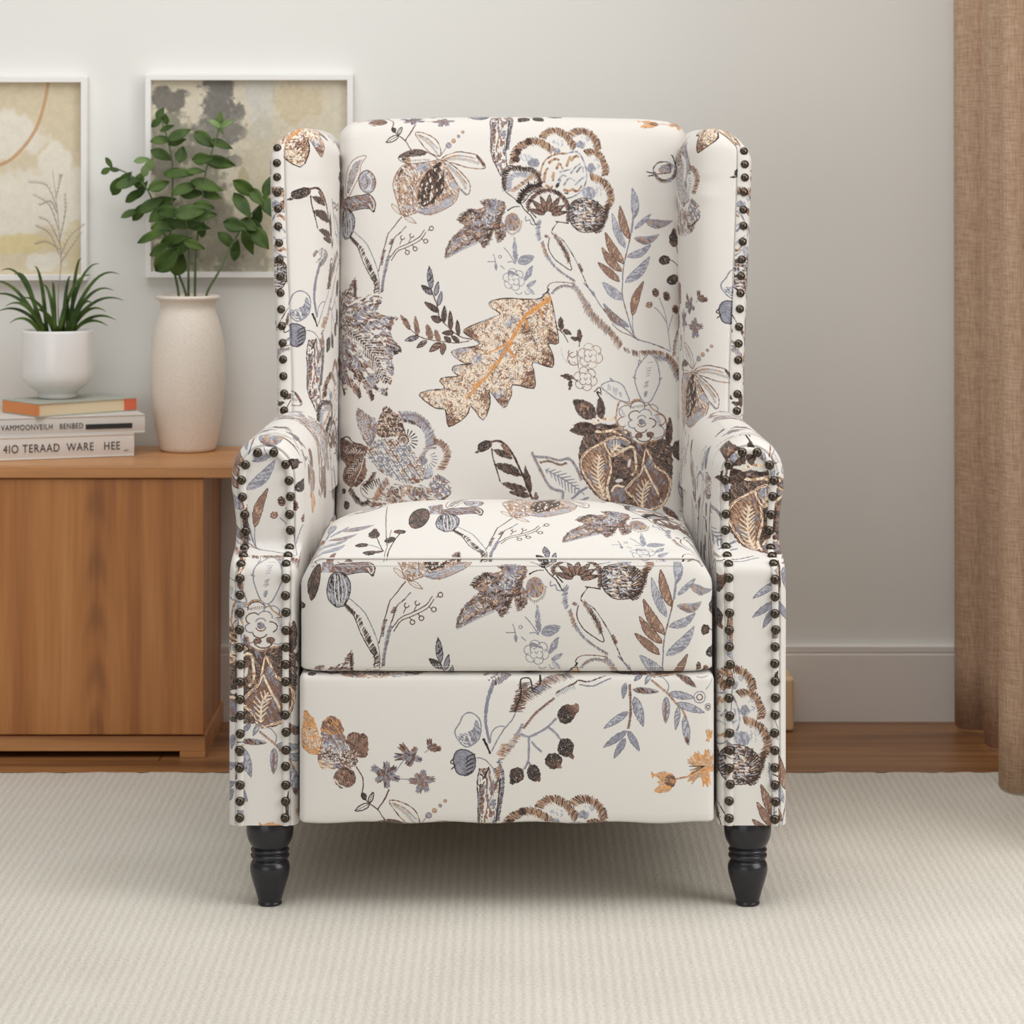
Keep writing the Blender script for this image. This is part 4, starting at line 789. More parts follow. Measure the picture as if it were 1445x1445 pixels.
b3.location.x = -.7622 + .186 * c40; b3.location.y = .982 + .186 * s40
tag(b3, 'small book with orange spine and cream pages, top of the stack under the white pot', 'book', 'books stacked on the sideboard')
m = MB(); m.box(-.022, .0003, -.0004, .003, .0024, T3 - .0024); m.build('orange_band', red_m, b3, smooth=False)
zpot = ztop + T1 + T2 + T3

# ------------------------------------------------------------------ white pot with grassy plant
pc = Vector((-.7475, 1.088, zpot + .0004))
pt = empty('potted_grass_plant', pc); tag(pt, 'spiky green grass plant in a glossy white footed pot on the books', 'potted plant')
R = .0584; Hh = SZ(465, 1.088) - pc.z
prof = [(.0, .0), (.030, 0), (.0325, .002), (.0315, .006), (.033, .010), (.045, .0185), (.0545, .027), (.058, .036), (R, .046), (R, Hh - .004), (R - .001, Hh - .001), (R - .003, Hh), (R - .005, Hh - .002), (R - .0055, Hh - .012), (.001, Hh - .0125)]
m = MB(); m.lathe(prof, n=56); m.build('pot', pot_m, pt)
m = MB(); m.lathe([(.001, Hh - .0122), (.03, Hh - .006), (R - .0056, Hh - .008), (R - .0056, Hh - .0124)], n=40); m.build('soil', soil_m, pt)
def ribbon(m, pts, w, curl=.25, n=4):
    """a blade with a V section"""
    pts = [Vector(p) for p in pts]; P = []
    for k, p in enumerate(pts):
        t = (pts[min(k + 1, len(pts) - 1)] - pts[max(k - 1, 0)]).normalized(); s = t.cross(Vector((0, -1, .35))); s = s if s.length > .05 else Vector((1, 0, 0)); s.normalize(); nn = s.cross(t)
        ww = w[k] if isinstance(w, list) else w
        P.append([p + s * ww * q + nn * ww * curl * abs(q) for q in (-.5, -.25, 0, .25, .5)])
    m.grid(P)
random.seed(11)
tips = [(2, 382, .0), (-14, 418, .02), (8, 432, -.04), (14, 456, -.05), (-20, 400, -.03), (20, 388, .03), (48, 376, -.02), (60, 402, .02), (115, 365, .0), (100, 390, .02), (128, 388, -.03), (140, 372, .03), (168, 387, -.02), (174, 424, .0), (164, 452, -.05), (152, 460, -.06), (150, 440, -.05), (74, 398, -.03), (95, 420, -.05), (30, 420, -.06), (110, 408, .04), (160, 410, .03), (-4, 440, .04), (132, 430, -.06), (45, 436, .05)]
for k, (px, py, dy) in enumerate(tips):
    tip = at(px, py, 1.088 + dy * .7) - pc; a = math.atan2(tip.y, tip.x); base = Vector((tip.x * .22 + random.uniform(-.012, .012), tip.y * .2 + random.uniform(-.012, .012), Hh - .010))
    droop = abs(tip.x) > .06 and py > 380
    pk = base.lerp(tip, .5); pk.z = max(pk.z, tip.z) + (.022 if droop else .004); pk.z = min(pk.z, tip.z + .03); pk.x = base.x + (tip.x - base.x) * (.5 if droop else .38)
    Q = [base * (1 - t) ** 2 + pk * 2 * t * (1 - t) + tip * t * t for t in [q / 11 for q in range(12)]]
    m = MB(); ribbon(m, Q, [.0062 * (1 - (q / 11) ** 2.2) + .0006 for q in range(12)], .3)
    o = m.build('blade', spi_m, pt); s_ = o.modifiers.new('thick', 'SOLIDIFY'); s_.thickness = .0005
# dried plume in the same pot
m = MB()
Q = [at(x, y, 1.125) - pc for x, y in ((83, 462), (82, 420), (86, 370), (83, 320), (78, 270), (74, 240))]
Q = [Vector(q) for q in catmull(Q, 5)]
m.tube(Q, [.0011 * (1 - .7 * k / (len(Q) - 1)) for k in range(len(Q))], 6)
for (x, y), (u, v_), (w_, z_) in (((84, 360), (70, 330), (52, 320)), ((85, 345), (70, 315), (56, 308)), ((83, 325), (70, 290), (48, 276)), ((80, 292), (66, 262), (42, 258)), ((85, 362), (98, 335), (118, 318)), ((84, 340), (92, 300), (92, 275)), ((85, 372), (100, 350), (114, 330)), ((79, 280), (84, 258), (86, 248)), ((84, 352), (66, 342), (50, 345)), ((80, 300), (72, 285), (56, 290))):
    Q = [Vector(q) for q in catmull([at(x, y, 1.125) - pc, at(u, v_, 1.127) - pc, at(w_, z_, 1.13) - pc], 5)]
    m.tube(Q, [.0009 * (1 - .6 * k / (len(Q) - 1)) for k in range(len(Q))], 5)
    for k in range(2, len(Q), 1):
        for s_ in (-1, 1): m.tube([Q[k], Q[k] + Vector((s_ * .003, 0, .004))], [.0006, .0002], 4)
m.build('dry_plume', dry_m, pt)['label'] = 'grey-brown dried grass plume'

# ------------------------------------------------------------------ vase
vc = Vector((SX(265, 1.125), 1.125, ztop)); s = (1.125 + CAMD) / FP
vs = empty('stoneware_vase', vc); tag(vs, 'tall beige speckled stoneware vase on the right end of the sideboard', 'vase')
zz = lambda py: SZ(py, 1.125) - ztop
prof = [(.001, 0), (36 * s, 0), (39 * s, .003)] + [(r * s, zz(y)) for r, y in ((42.5, 618), (46.5, 595), (51, 562), (53, 530), (52, 500), (48.5, 472), (43, 450), (38.5, 437), (38.2, 431), (40.5, 425), (44.5, 421.5), (45.5, 419), (44, 417), (40, 416.2), (36, 418), (34.5, 428), (36, 445))] + [(.001, zz(447))]
m = MB(); Q = catmull(prof[2:-1], 3); m.lathe([prof[0], prof[1]] + [tuple(q) for q in Q] + [(.001, zz(447))], n=64); m.build('body', vase_m, vs)

# ------------------------------------------------------------------ eucalyptus: each stem is a thing
def euc(label, line, leaves, dy0, dy1, young=()):
    n = len(line); W = [at(x, y, 1.125 + (dy0 + (dy1 - dy0) * k / (n - 1)) * (1 if k else .3)) for k, (x, y) in enumerate(line)]
    o0 = W[0].copy(); o0.z = zz(440) + ztop
    r = empty('eucalyptus_stem', o0); tag(r, label, 'eucalyptus', 'eucalyptus stems in the beige vase')
    Q = [Vector(q) for q in catmull([o0] + W, 6)]
    m = MB(); m.tube([q - o0 for q in Q], [.0024 * (1 - .6 * k / len(Q)) for k in range(len(Q))], 7); m.build('stem', stem_m, r)
    for li, (x, y, ln, wd, an) in enumerate(leaves):
        yd = 1.125 + dy0 + (dy1 - dy0) * random.uniform(.2, 1) + random.uniform(-.02, .015); yd = min(yd, 1.155)
        c = at(x, y, yd) - o0; a = math.radians(an); ss = (yd + CAMD) / FP
        tilt = random.uniform(-.5, .5); ax = Vector((math.cos(a) * math.cos(tilt), math.sin(tilt) * .8, math.sin(a) * math.cos(tilt))).normalized()
        nrm = Vector((random.uniform(-.35, .35), -1, random.uniform(.0, .8))).normalized(); side = ax.cross(nrm).normalized(); nrm = side.cross(ax)
        L, Wd = ln * ss * 1.05 / max(.6, math.cos(tilt)), wd * ss * 1.0; P = []
        for i in range(9):
            t = i / 8; wv_ = Wd / 2 * math.sin(PI * min(1, t ** .8)) ** .9 if 0 < t < 1 else .0002
            P.append([c + ax * L * (t - .5) + side * wv_ * q + nrm * (.10 * Wd * abs(q) ** 1.5 - .05 * L * (2 * t - 1) ** 2) for q in (-1, -.6, -.2, 0, .2, .6, 1)])
        m = MB(); m.grid(P); o = m.build('leaf', euc2_m if li in young else euc_m, r); sd = o.modifiers.new('thick', 'SOLIDIFY'); sd.thickness = .0006
random.seed(5)
euc('upright eucalyptus stem left of centre in the vase, its tip against the art', [(252, 414), (244, 372), (240, 330), (243, 280), (243, 230), (236, 195), (226, 165)],
    [(226, 160, 18, 12, 60), (222, 172, 22, 11, 40), (234, 168, 16, 10, 100), (236, 181, 22, 11, 20), (228, 198, 30, 15, 5), (253, 190, 34, 16, 25), (228, 219, 34, 18, -25), (256, 218, 22, 18, 80), (250, 200, 26, 12, 15), (252, 245, 42, 16, -5), (224, 262, 30, 18, 20), (232, 284, 34, 16, 10)], 0, .0, ())
euc('tall eucalyptus stem right of centre with a pale green tip', [(275, 414), (276, 372), (279, 330), (285, 285), (291, 240), (302, 205), (310, 180)],
    [(310, 168, 24, 12, 80), (302, 174, 22, 9, 150), (320, 174, 22, 9, 30), (310, 181, 18, 9, -60), (288, 197, 34, 20, -40), (312, 204, 32, 16, -20), (286, 224, 30, 18, 5), (310, 229, 42, 20, -12), (254, 245, 44, 15, 5), (276, 242, 28, 12, 0), (292, 262, 44, 20, -18), (262, 266, 40, 18, 20), (298, 276, 30, 18, -15), (272, 274, 34, 18, 5), (288, 291, 30, 16, -10)], -.02, -.03, (0, 1, 2, 3))
euc('eucalyptus stem leaning far left out of the vase', [(262, 414), (246, 372), (232, 330), (218, 290), (204, 262), (180, 245), (160, 236)],
    [(150, 241, 16, 10, 30), (154, 230, 18, 8, -60), (163, 240, 14, 8, 0), (166, 262, 30, 20, 60), (181, 258, 36, 16, 20), (177, 252, 26, 14, 45), (197, 254, 24, 16, 70), (190, 276, 32, 15, 35), (200, 268, 28, 12, 60), (184, 301, 26, 12, 25), (198, 298, 34, 16, 50), (214, 289, 44, 18, 30), (205, 240, 18, 13, 80), (200, 226, 22, 11, 10), (212, 232, 20, 14, 60), (226, 300, 40, 18, 40)], .0, .01, (12, 13, 14))
euc('eucalyptus stem leaning right behind the armchair wing', [(292, 414), (308, 385), (322, 355), (336, 330), (352, 305), (368, 288), (382, 272)],
    [(346, 266, 38, 20, -35), (342, 290, 42, 20, -55), (362, 278, 30, 18, -50), (380, 262, 34, 18, 70), (378, 292, 34, 20, -60), (364, 304, 30, 16, 80), (332, 318, 34, 22, -15), (360, 324, 44, 22, -50), (320, 340, 34, 18, -45), (350, 342, 36, 16, -70), (333, 353, 30, 15, 80), (366, 336, 40, 24, -50), (352, 318, 28, 18, -35)], -.01, .02, ())
euc('bushy eucalyptus stem low in the middle of the vase', [(266, 414), (266, 385), (266, 355), (264, 325), (262, 300)],
    [(216, 333, 48, 17, 22), (238, 318, 50, 22, 8), (268, 300, 44, 24, 8), (286, 303, 40, 20, 0), (240, 300, 36, 20, -5), (280, 320, 34, 16, -8), (262, 316, 44, 18, -2), (236, 366, 46, 30, 45), (252, 372, 34, 26, 70), (274, 346, 30, 15, -20), (256, 348, 38, 20, 40), (286, 324, 22, 14, 80), (226, 352, 34, 18, 28), (246, 338, 40, 17, 12), (290, 290, 26, 14, -20)], -.03, -.05, ())

# ------------------------------------------------------------------ pictures
def soft(name, w, h, base, blobs, lines=(), grain=.03, seed=3):
    a = np.empty((h, w, 3), np.float32); a[:] = np.array(base) / 255
    n1, n2, n3 = vnoise(40, h, w, seed), vnoise(14, h, w, seed + 1), vnoise(4, h, w, seed + 2)
    X, Y = np.meshgrid(np.arange(w) / w, np.arange(h) / h); asp = h / w
    for cx, cy, rx, ry, col, al, hard in blobs:
        d = ((X - cx) / rx) ** 2 + ((Y - cy) / ry) ** 2 + (n1 - .5) * 1.1 + (n2 - .5) * .7 + (n3 - .5) * .3
        k = np.clip((1 - d) * hard + .5, 0, 1)[..., None] * al; a = a * (1 - k) + np.array(col, np.float32) / 255 * k
    for P, wd, col in lines:
        Q = np.array(catmull(P, 10))
        d = np.full((h, w), 9., np.float32)
        for p, q in zip(Q[:-1], Q[1:]):
            v_ = q - p; t = np.clip(((X - p[0]) * v_[0] + (Y - p[1]) * v_[1]) / (v_ @ v_ + 1e-9), 0, 1); d = np.minimum(d, np.hypot(X - p[0] - t * v_[0], (Y - p[1] - t * v_[1]) * asp))
        k = np.clip((wd - d) / (wd * .5), 0, 1)[..., None] * .8; a = a * (1 - k) + np.array(col, np.float32) / 255 * k
    a = np.clip(a + (n3[..., None] - .5) * grain + (n2[..., None] - .5) * grain, 0, 1)
    img = image(name, a); mm, nt, b = mat(name + '_print', base, .8); t = N(nt, 'ShaderNodeTexImage'); t.image = img; t.extension = 'EXTEND'
    u = N(nt, 'ShaderNodeUVMap', uv_map='UVMap'); nt.links.new(u.outputs['UV'], t.inputs['Vector']); nt.links.new(t.outputs['Color'], b.inputs['Base Color']); return mm
CW = (234, 228, 214)
art1 = soft('pale_blossom_art', 520, 520, (218, 205, 176), [(.62, .27, .17, .12, CW, .95, 2.2), (.74, .30, .08, .06, CW, .8, 2), (.86, .42, .085, .11, CW, .95, 2.4), (.78, .60, .34, .16, CW, .9, 1.8), (.62, .66, .2, .14, CW, .9, 1.8), (.92, .62, .12, .2, CW, .8, 1.6), (.70, .84, .16, .05, (222, 206, 156), .9, 2), (.80, .93, .11, .055, CW, .95, 2.5), (.97, .84, .06, .12, (220, 206, 164), .6, 2)],
            [([(.825, -.02), (.80, .12), (.755, .25), (.675, .36), (.584, .426), (.4, .48)], .011, (196, 152, 108))])
art2 = soft('grey_wash_art', 720, 720, (216, 207, 186), [(.09, .10, .10, .06, (112, 108, 102), .85, 2), (.34, .10, .09, .16, (118, 115, 110), .9, 2.2), (.38, .22, .10, .14, (124, 120, 114), .85, 2), (.30, .34, .10, .12, (134, 130, 120), .75, 2), (.10, .36, .11, .2, (128, 126, 112), .75, 1.6), (.20, .55, .18, .22, (134, 130, 114), .7, 1.5), (.28, .80, .2, .24, (138, 132, 114), .7, 1.4), (.12, .85, .12, .2, (110, 110, 94), .75, 1.6), (.44, .90, .16, .12, (150, 144, 128), .6, 1.5), (.56, .12, .07, .22, (206, 206, 200), .7, 2), (.42, .42, .04, .03, (120, 118, 110), .7, 3), (.47, .5, .03, .04, (170, 156, 110), .6, 3), (.60, .5, .16, .3, (196, 186, 162), .5, 1.2), (.75, .12, .14, .10, (206, 188, 150), .5, 1.5), (.80, .6, .2, .3, (214, 198, 160), .4, 1.2)])
def picture(label, x0, x1, z0, z1, art, fw=.0098):
    r = empty('framed_picture', ((x0 + x1) / 2, WY, z0)); tag(r, label, 'picture')
    m = MB(); yb, yf = WY - .001, WY - .024
    out = [(x0, z0), (x1, z0), (x1, z1), (x0, z1)]; inn = [(x0 + fw, z0 + fw), (x1 - fw, z0 + fw), (x1 - fw, z1 - fw), (x0 + fw, z1 - fw)]
    loops = [[(x, yb, z) for x, z in out], [(x, yf, z) for x, z in out], [(x, yf, z) for x, z in inn], [(x, yb - .008, z) for x, z in inn]]
    m.grid(loops, cv=True); o = sub(m.build('frame', white_m, smooth=False, bevel=.001), r)
    m = MB(); P = [(x0 + fw * .8, WY - .010, z0 + fw * .8), (x1 - fw * .8, WY - .010, z0 + fw * .8), (x1 - fw * .8, WY - .010, z1 - fw * .8), (x0 + fw * .8, WY - .010, z1 - fw * .8)]
    m.face([m.vert(p) for p in P], [(0, 0), (1, 0), (1, 1), (0, 1)])
    Pb = [(a, WY - .004, c) for a, _, c in P]; i0 = len(m.v); [m.vert(p) for p in Pb]; m.face([i0 + 3, i0 + 2, i0 + 1, i0])
    for k in range(4): m.face([k, i0 + k, i0 + (k + 1) % 4, (k + 1) % 4][::-1])
    sub(m.build('artwork', art, smooth=False), r)
    return r
picture('white framed picture with pale blossom shapes and an ochre curved line', SX(122, WY - .024) - .345, SX(122, WY - .024), SZ(396, WY - .024), SZ(108, WY - .024), art1)
picture('white framed abstract picture with grey blotches, partly behind the armchair', SX(204.5, WY - .024), SX(498, WY - .024), SZ(392, WY - .024), SZ(105, WY - .024), art2)
# ------------------------------------------------------------------ the armchair
CX = -.0055
chair = empty('wingback_armchair', (CX, .37, 0))
tag(chair, 'cream wingback armchair with brown and grey floral print and bronze nailheads', 'armchair')
def part(o, par=None):
    par = par or chair; o.parent = par; off = Vector((0, 0, 0)); q = par
    while q: off += q.location; q = q.parent
    o.location = o.location - off; return o

def lines(a, b, r0, r1, n, e=5):
    r0 = min(r0, (b - a) * .45); r1 = min(r1, (b - a) * .45)
    L = [a + r0 * math.tan(PI / 4 * k / e) for k in range(e)] + [a + r0 + (b - r1 - a - r0) * k / n for k in range(n)] + [b - r1 * math.tan(PI / 4 * k / e) for k in range(e, -1, -1)]
    return L
def rbox(m, X, Y, Z, R, n, disp=None, uvf=None):
    """rounded box; X, Y, Z ranges; R = (rx, ry, rz_bottom, rz_top) edge radii"""
    rx, ry, rb, rt = R
    lx, ly, lz = lines(*X, rx, rx, n[0]), lines(*Y, ry, ry, n[1]), lines(*Z, rb, rt, n[2])
    def mp(p):
        x, y, z = p
        ix = min(max(x, X[0] + rx), X[1] - rx); iy = min(max(y, Y[0] + ry), Y[1] - ry); iz = min(max(z, Z[0] + rb), Z[1] - rt)
        rz = rb if z < iz else rt
        d = Vector(((x - ix) / rx, (y - iy) / ry, (z - iz) / rz)); L = d.length; mx_ = max(abs(d.x), abs(d.y), abs(d.z))
        if L > 1e-9:
            d = d * (mx_ / L) if mx_ < .999 else d / L
        q = Vector((ix + d.x * rx, iy + d.y * ry, iz + d.z * rz))
        return disp(q, p) if disp else q
    def face(tag_, A, B, f, flip):
        P = [[f(a, b) for b in B] for a in A]
        UV = [[TUV(*uvf(tag_, *p)) for p in r] for r in P] if uvf else None
        m.grid([[mp(p) for p in r] for r in P], UV, weld=True, flip=flip)
    face('F', lx, lz, lambda a, b: (a, Y[0], b), False); face('B', lx, lz, lambda a, b: (a, Y[1], b), True)
    face('T', lx, ly, lambda a, b: (a, b, Z[1]), False); face('D', lx, ly, lambda a, b: (a, b, Z[0]), True)
    face('L', ly, lz, lambda a, b: (X[0], a, b), True); face('R', ly, lz, lambda a, b: (X[1], a, b), False)

# ---- back cushion
def uv_back(t, x, y, z):
    tx, ty = 722.5 + x * 973, HZ + (CAMZ - z) * 973
    if t == 'L': tx -= (y - .535) * 973
    if t == 'R': tx += (y - .535) * 973
    if t == 'T': ty -= (y - .535) * 973
    return tx, ty
def d_back(q, p):
    u = (q.x - .001) / .2575; w = max(0, 1 - (q.y - .535) / .145)
    q.y += (q.z - .45) * .14
    f = (1 - min(1, abs(u)) ** 4) * smooth01((1.004 - q.z) / .09)
    q.y -= w * .024 * f * (.75 + .25 * smooth01((.75 - q.z) / .25))
    if q.z > .9: q.z += .0055 * (1 - u * u) * smooth01((q.z - .9) / .1) - .004 * smooth01((abs(u) - .75) / .25) * smooth01((q.z - .95) / .04)
    q.y += .004 * math.exp(-((abs(u) - 1.0) / .05) ** 2) * math.sin(q.z * 190) * w * smooth01((.75 - q.z) / .2)     # small puckers along the lower seams
    return q
m = MB(); rbox(m, (-.2564, .2585), (.535, .68), (.36, .9985), (.026, .03, .03, .026), (40, 6, 44), d_back, uv_back)
part(m.build('back_cushion', fabric))

# ---- seat cushion
SC = 1128.
def uv_seat(t, x, y, z):
    px, py = 722.5 + x * SC, HZ + (CAMZ - z) * SC
    if t == 'T': return 535 + (px - 688) / 1.157, 412 - (y + .012) * 972
    tx, ty = 680 + (px - 705) / 1.157, 325 + (py - 840) / 1.13
    if t == 'L': tx -= (y + .012) * 972
    if t == 'R': tx += (y + .012) * 972
    return tx, ty
def d_seat(q, p):
    u = (q.x + .0065) / .2578; top = smooth01((q.z - .36) / .1)
    back = smooth01((q.y + .01) / .3)
    q.z += smooth01((q.z - .435) / .011) * .046 * (1 - min(1, abs(u)) ** 4) * smooth01((q.y + .012) / .17) 
    q.z -= smooth01((q.z - .435) / .011) * .135 * max(0, q.y - .18) * (1 - .3 * min(1, abs(u)) ** 4)
    q.z -= .012 * top * smooth01((abs(u) - .9) / .1)
    f = max(0, 1 - (q.y + .012) / .05)
    q.y -= f * .008 * (1 - min(1, abs(u)) ** 4) * math.sin(PI * min(1, max(0, (q.z - .30) / .15)))
    return q
m = MB(); rbox(m, (-.2644, .2511), (-.012, .60), (.3005, .4475), (.036, .014, .006, .03), (44, 50, 14), d_seat, uv_seat)
seat = part(m.build('seat_cushion', fabric))
plain_m, nt, b = mat('plain_welt', (214, 209, 202), .9, 0, .2)
zs = .4428
m = MB(); Q = []
for k in range(61):
    u = (-1 + 2 * k / 60) * .94; x = -.0065 + .2572 * u
    q = d_seat(Vector((x, -.0057 + .003 * smooth01((abs(u) - .88) / .06), zs)), None); Q.append((q.x, q.y - .0009, q.z))
m.tube(Q, .0013, 6); part(m.build('welt_seam', plain_m), seat)
# stitches under the seam and above the lower edge
for zq, nm in ((zs - .0085, 'stitch_row'), (.3085, 'stitch_row')):
    m = MB()
    for k in range(150):
        u = -.85 + 1.70 * k / 149; x = -.0065 + .2578 * u; q = d_seat(Vector((x, -.0098 if zq > .4 else -.012, zq)), None)
        m.box(q.x - .0010, q.x + .0010, q.y - .0006, q.y + .0004, zq - .0003, zq + .0003)
    part(m.build(nm, plain_m, smooth=False), seat)

# ---- lower front panel (the folded footrest)
def uv_foot(t, x, y, z):
    px, py = 722.5 + x * SC, HZ + (CAMZ - z) * SC
    tx, ty = 803 + (px - 803) / 1.157, 187 + (py - 1125) / 1.157
    if t == 'T': ty -= (y + .012) * 972
    if t == 'D': ty += (y + .012) * 972
    if t == 'L': tx -= (y + .012) * 972
    if t == 'R': tx += (y + .012) * 972
    return tx, ty
def d_foot(q, p):
    u = (q.x + .0066) / .2597; f = max(0, 1 - (q.y + .012) / .05)
    q.y -= f * .006 * (1 - abs(u) ** 6) * math.sin(PI * min(1, max(0, (q.z - .11) / .19))) ** .5
    if q.z < .13: q.z += .0012 * math.sin(q.x * 60) * smooth01((.13 - q.z) / .02)
    return q
m = MB(); rbox(m, (-.2663, .2531), (-.012, .055), (.1115, .2992), (.009, .012, .005, .009), (40, 4, 20), d_foot, uv_foot)
part(m.build('footrest_panel', fabric))

# ---- hidden body: frame under the seat, outside back
m = MB(); m.box(CX - .262, CX + .262, .05, .72, .112, .299); part(m.build('base_frame', under_m, smooth=False, bevel=.004))
def uv_ob(t, x, y, z): return 500 + x * 972 + y * 900, 200 - z * 972
def d_ob(q, p): q.y += (q.z - .45) * .14 * (1 if q.z > .45 else .3); return q
m = MB(); rbox(m, (CX - .30, CX + .30), (.665, .745), (.112, .945), (.03, .03, .01, .03), (8, 3, 10), d_ob, uv_ob); part(m.build('outside_back', fabric))

# ---- armrests
OUT = [(.3505, .1066), (.3505, .20), (.3505, .30), (.3508, .38), (.3500, .42), (.3478, .45), (.3480, .475), (.3515, .505), (.3545, .528)]
for k in range(1, 10):
    a = PI * k / 10; OUT.append((.308 + .0465 * math.cos(a), .535 + .053 * math.sin(a)))
OUT += [(.2618, .530), (.2615, .505), (.2615, .475), (.2622, .45), (.2630, .42), (.2634, .38), (.2634, .30), (.2634, .20), (.2634, .1066)]
OUT = [tuple(q) for q in catmull(OUT, 5)]
OUT = OUT[:1] + [q for q in OUT[1:]]
def cz(z): return .307
def fy(z): return .052 * smooth01((z - .4285) / .026)
def cap(x, z, r):
    if z > .533: return .307 + (x - .307) * r, .533 + (z - .533) * (r + (1 - r) * .12)
    return .307 + (x - .307) * r, z
def arcz(z):                             # length along the face, over the ledge
    return z + .036 * smooth01((z - .4285) / .026)
def capy(z, r):
    up = smooth01((z - .44) / .05); e = max(0, (r - .80) / .20)
    return fy(z) + (1 - math.sqrt(max(0, 1 - e * e))) * (.018 + .018 * up) - .0035 * math.sin(PI * min(1, r / .80)) * 0 + (.0022 if .76 < r < .80 else 0)
NAILR = .655
dome = bpy.data.meshes.new('nailhead')
mm_ = MB(); pr = [(.0060 * math.cos(PI / 2 * k / 6), .0044 * math.sin(PI / 2 * k / 6)) for k in range(6)] + [(.0003, .0044)]
mm_.lathe([(.0060, -.0012)] + pr, n=16); tmp = mm_.build('nailhead_proto', nail_m); dome = tmp.data; bpy.data.objects.remove(tmp); dome.name = 'nailhead'
def orient(p, nrm):
    o = bpy.data.objects.new('nailhead', dome); C.objects.link(o); o.location = p
    o.rotation_mode = 'QUATERNION'; o.rotation_quaternion = Vector((0, 0, 1)).rotation_difference(nrm.normalized()); return o

def armrest(s):
    W = lambda x, y, z: Vector((CX + s * x, y, z))
    if s < 0: fuv = lambda x, z: (905 + ((722.5 + (CX + s * x) * 1125) - 368) / 1.157, 590 + ((HZ + (CAMZ - arcz(z)) * 1125) - 878) / 1.157)
    else: fuv = lambda x, z: (850 + ((722.5 + (CX + s * x) * 1125) - 1068) / 1.157, 255 + ((HZ + (CAMZ - arcz(z)) * 1125) - 1022) / 1.157)
    m = MB()
    rs = [0, .2, .4, .52, .6, .7, .76, .785, .81, .84, .87, .90, .93, .96, .98, .995, 1.0]
    P, U = [], []
    for r in rs:
        row, ur = [], []
        for x, z in OUT:
            a, b_ = cap(x, z, r); row.append(W(a, capy(b_, r), b_)); ur.append(TUV(*fuv(a, b_)))
        P.append(row); U.append(ur)
    m.grid(P, U, weld=True, flip=s > 0)
    # sweep to the back; arc length across, depth along
    arc = [0]
    for (a, b_), (c, d) in zip(OUT[:-1], OUT[1:]): arc.append(arc[-1] + math.hypot(c - a, d - b_))
    half = arc[-1] / 2
    P, U = [], []
    for t in [0, .04, .1] + [k / 10 for k in range(2, 11)]:
        row, ur = [], []
        for k, (x, z) in enumerate(OUT):
            y0 = capy(z, 1.0); y = y0 + (.73 - y0) * t; sag = 0
            row.append(W(x - .016 * t + (.002 * math.sin(PI * t) if x < .29 else 0), y, z)); ur.append(TUV(612 + s * (arc[k] - half) * 972, 300 - y * 972 * .9))
        P.append(row); U.append(ur)
    m.grid(P, U, weld=True, flip=s > 0)
    # closed back and underside
    I = [m.vert(p, True) for p in P[-1]]; m.face(I if s > 0 else I[::-1], [U[-1][k] for k in (range(len(I)) if s > 0 else range(len(I) - 1, -1, -1))])
    bl, br = [r[0] for r in P], [r[-1] for r in P]; m.grid([bl, br], [[(0, 0)] * len(bl)] * 2, weld=True, flip=s > 0)
    arm = part(m.build('armrest', fabric))
    # gimp strip carrying the nails
    m = MB(); P, U = [], []
    for k, (x, z) in enumerate(OUT):
        row, ur = [], []
        for q in range(9):
            r = .56 + .185 * q / 8; a, b_ = cap(x, z, r); h = .0028 * math.sin(PI * q / 8) ** .35
            row.append(W(a, capy(b_, .6) - h, b_)); f = fuv(a, b_); ur.append(TUV(f[0] + 60 + 0 * s, f[1] + 173))
        P.append(row); U.append(ur)
    m.grid(P, U, flip=s < 0); part(m.build('trim_strip', fabric), arm)
    # nailheads
    path = []
    for x, z in OUT:
        a, b_ = cap(x, z, NAILR); path.append(W(a, capy(b_, .6) - .0026, b_))
    path = [Vector(q) for q in catmull(path, 4)]
    L = [0]
    for p, q in zip(path[:-1], path[1:]): L.append(L[-1] + (q - p).length)
    n = 48; step = (L[-1] - .018) / (n - 1); j = 0
    for k in range(n):
        d = .009 + step * k + random.uniform(-.0012, .0012)
        while L[j + 1] < d and j < len(L) - 2: j += 1
        t = (d - L[j]) / max(1e-9, L[j + 1] - L[j]); p = path[j].lerp(path[j + 1], t); tg = (path[j + 1] - path[j]).normalized()
        across = Vector((1, 0, 0)) if abs(tg.x) < .8 else Vector((0, 0, 1)); nr = tg.cross(across); nr = nr if nr.y < 0 else -nr
        p = p + Vector((random.uniform(-.0008, .0008), 0, 0)); o = orient(p, nr); part(o, arm)
    return arm
armrest(-1); armrest(1)

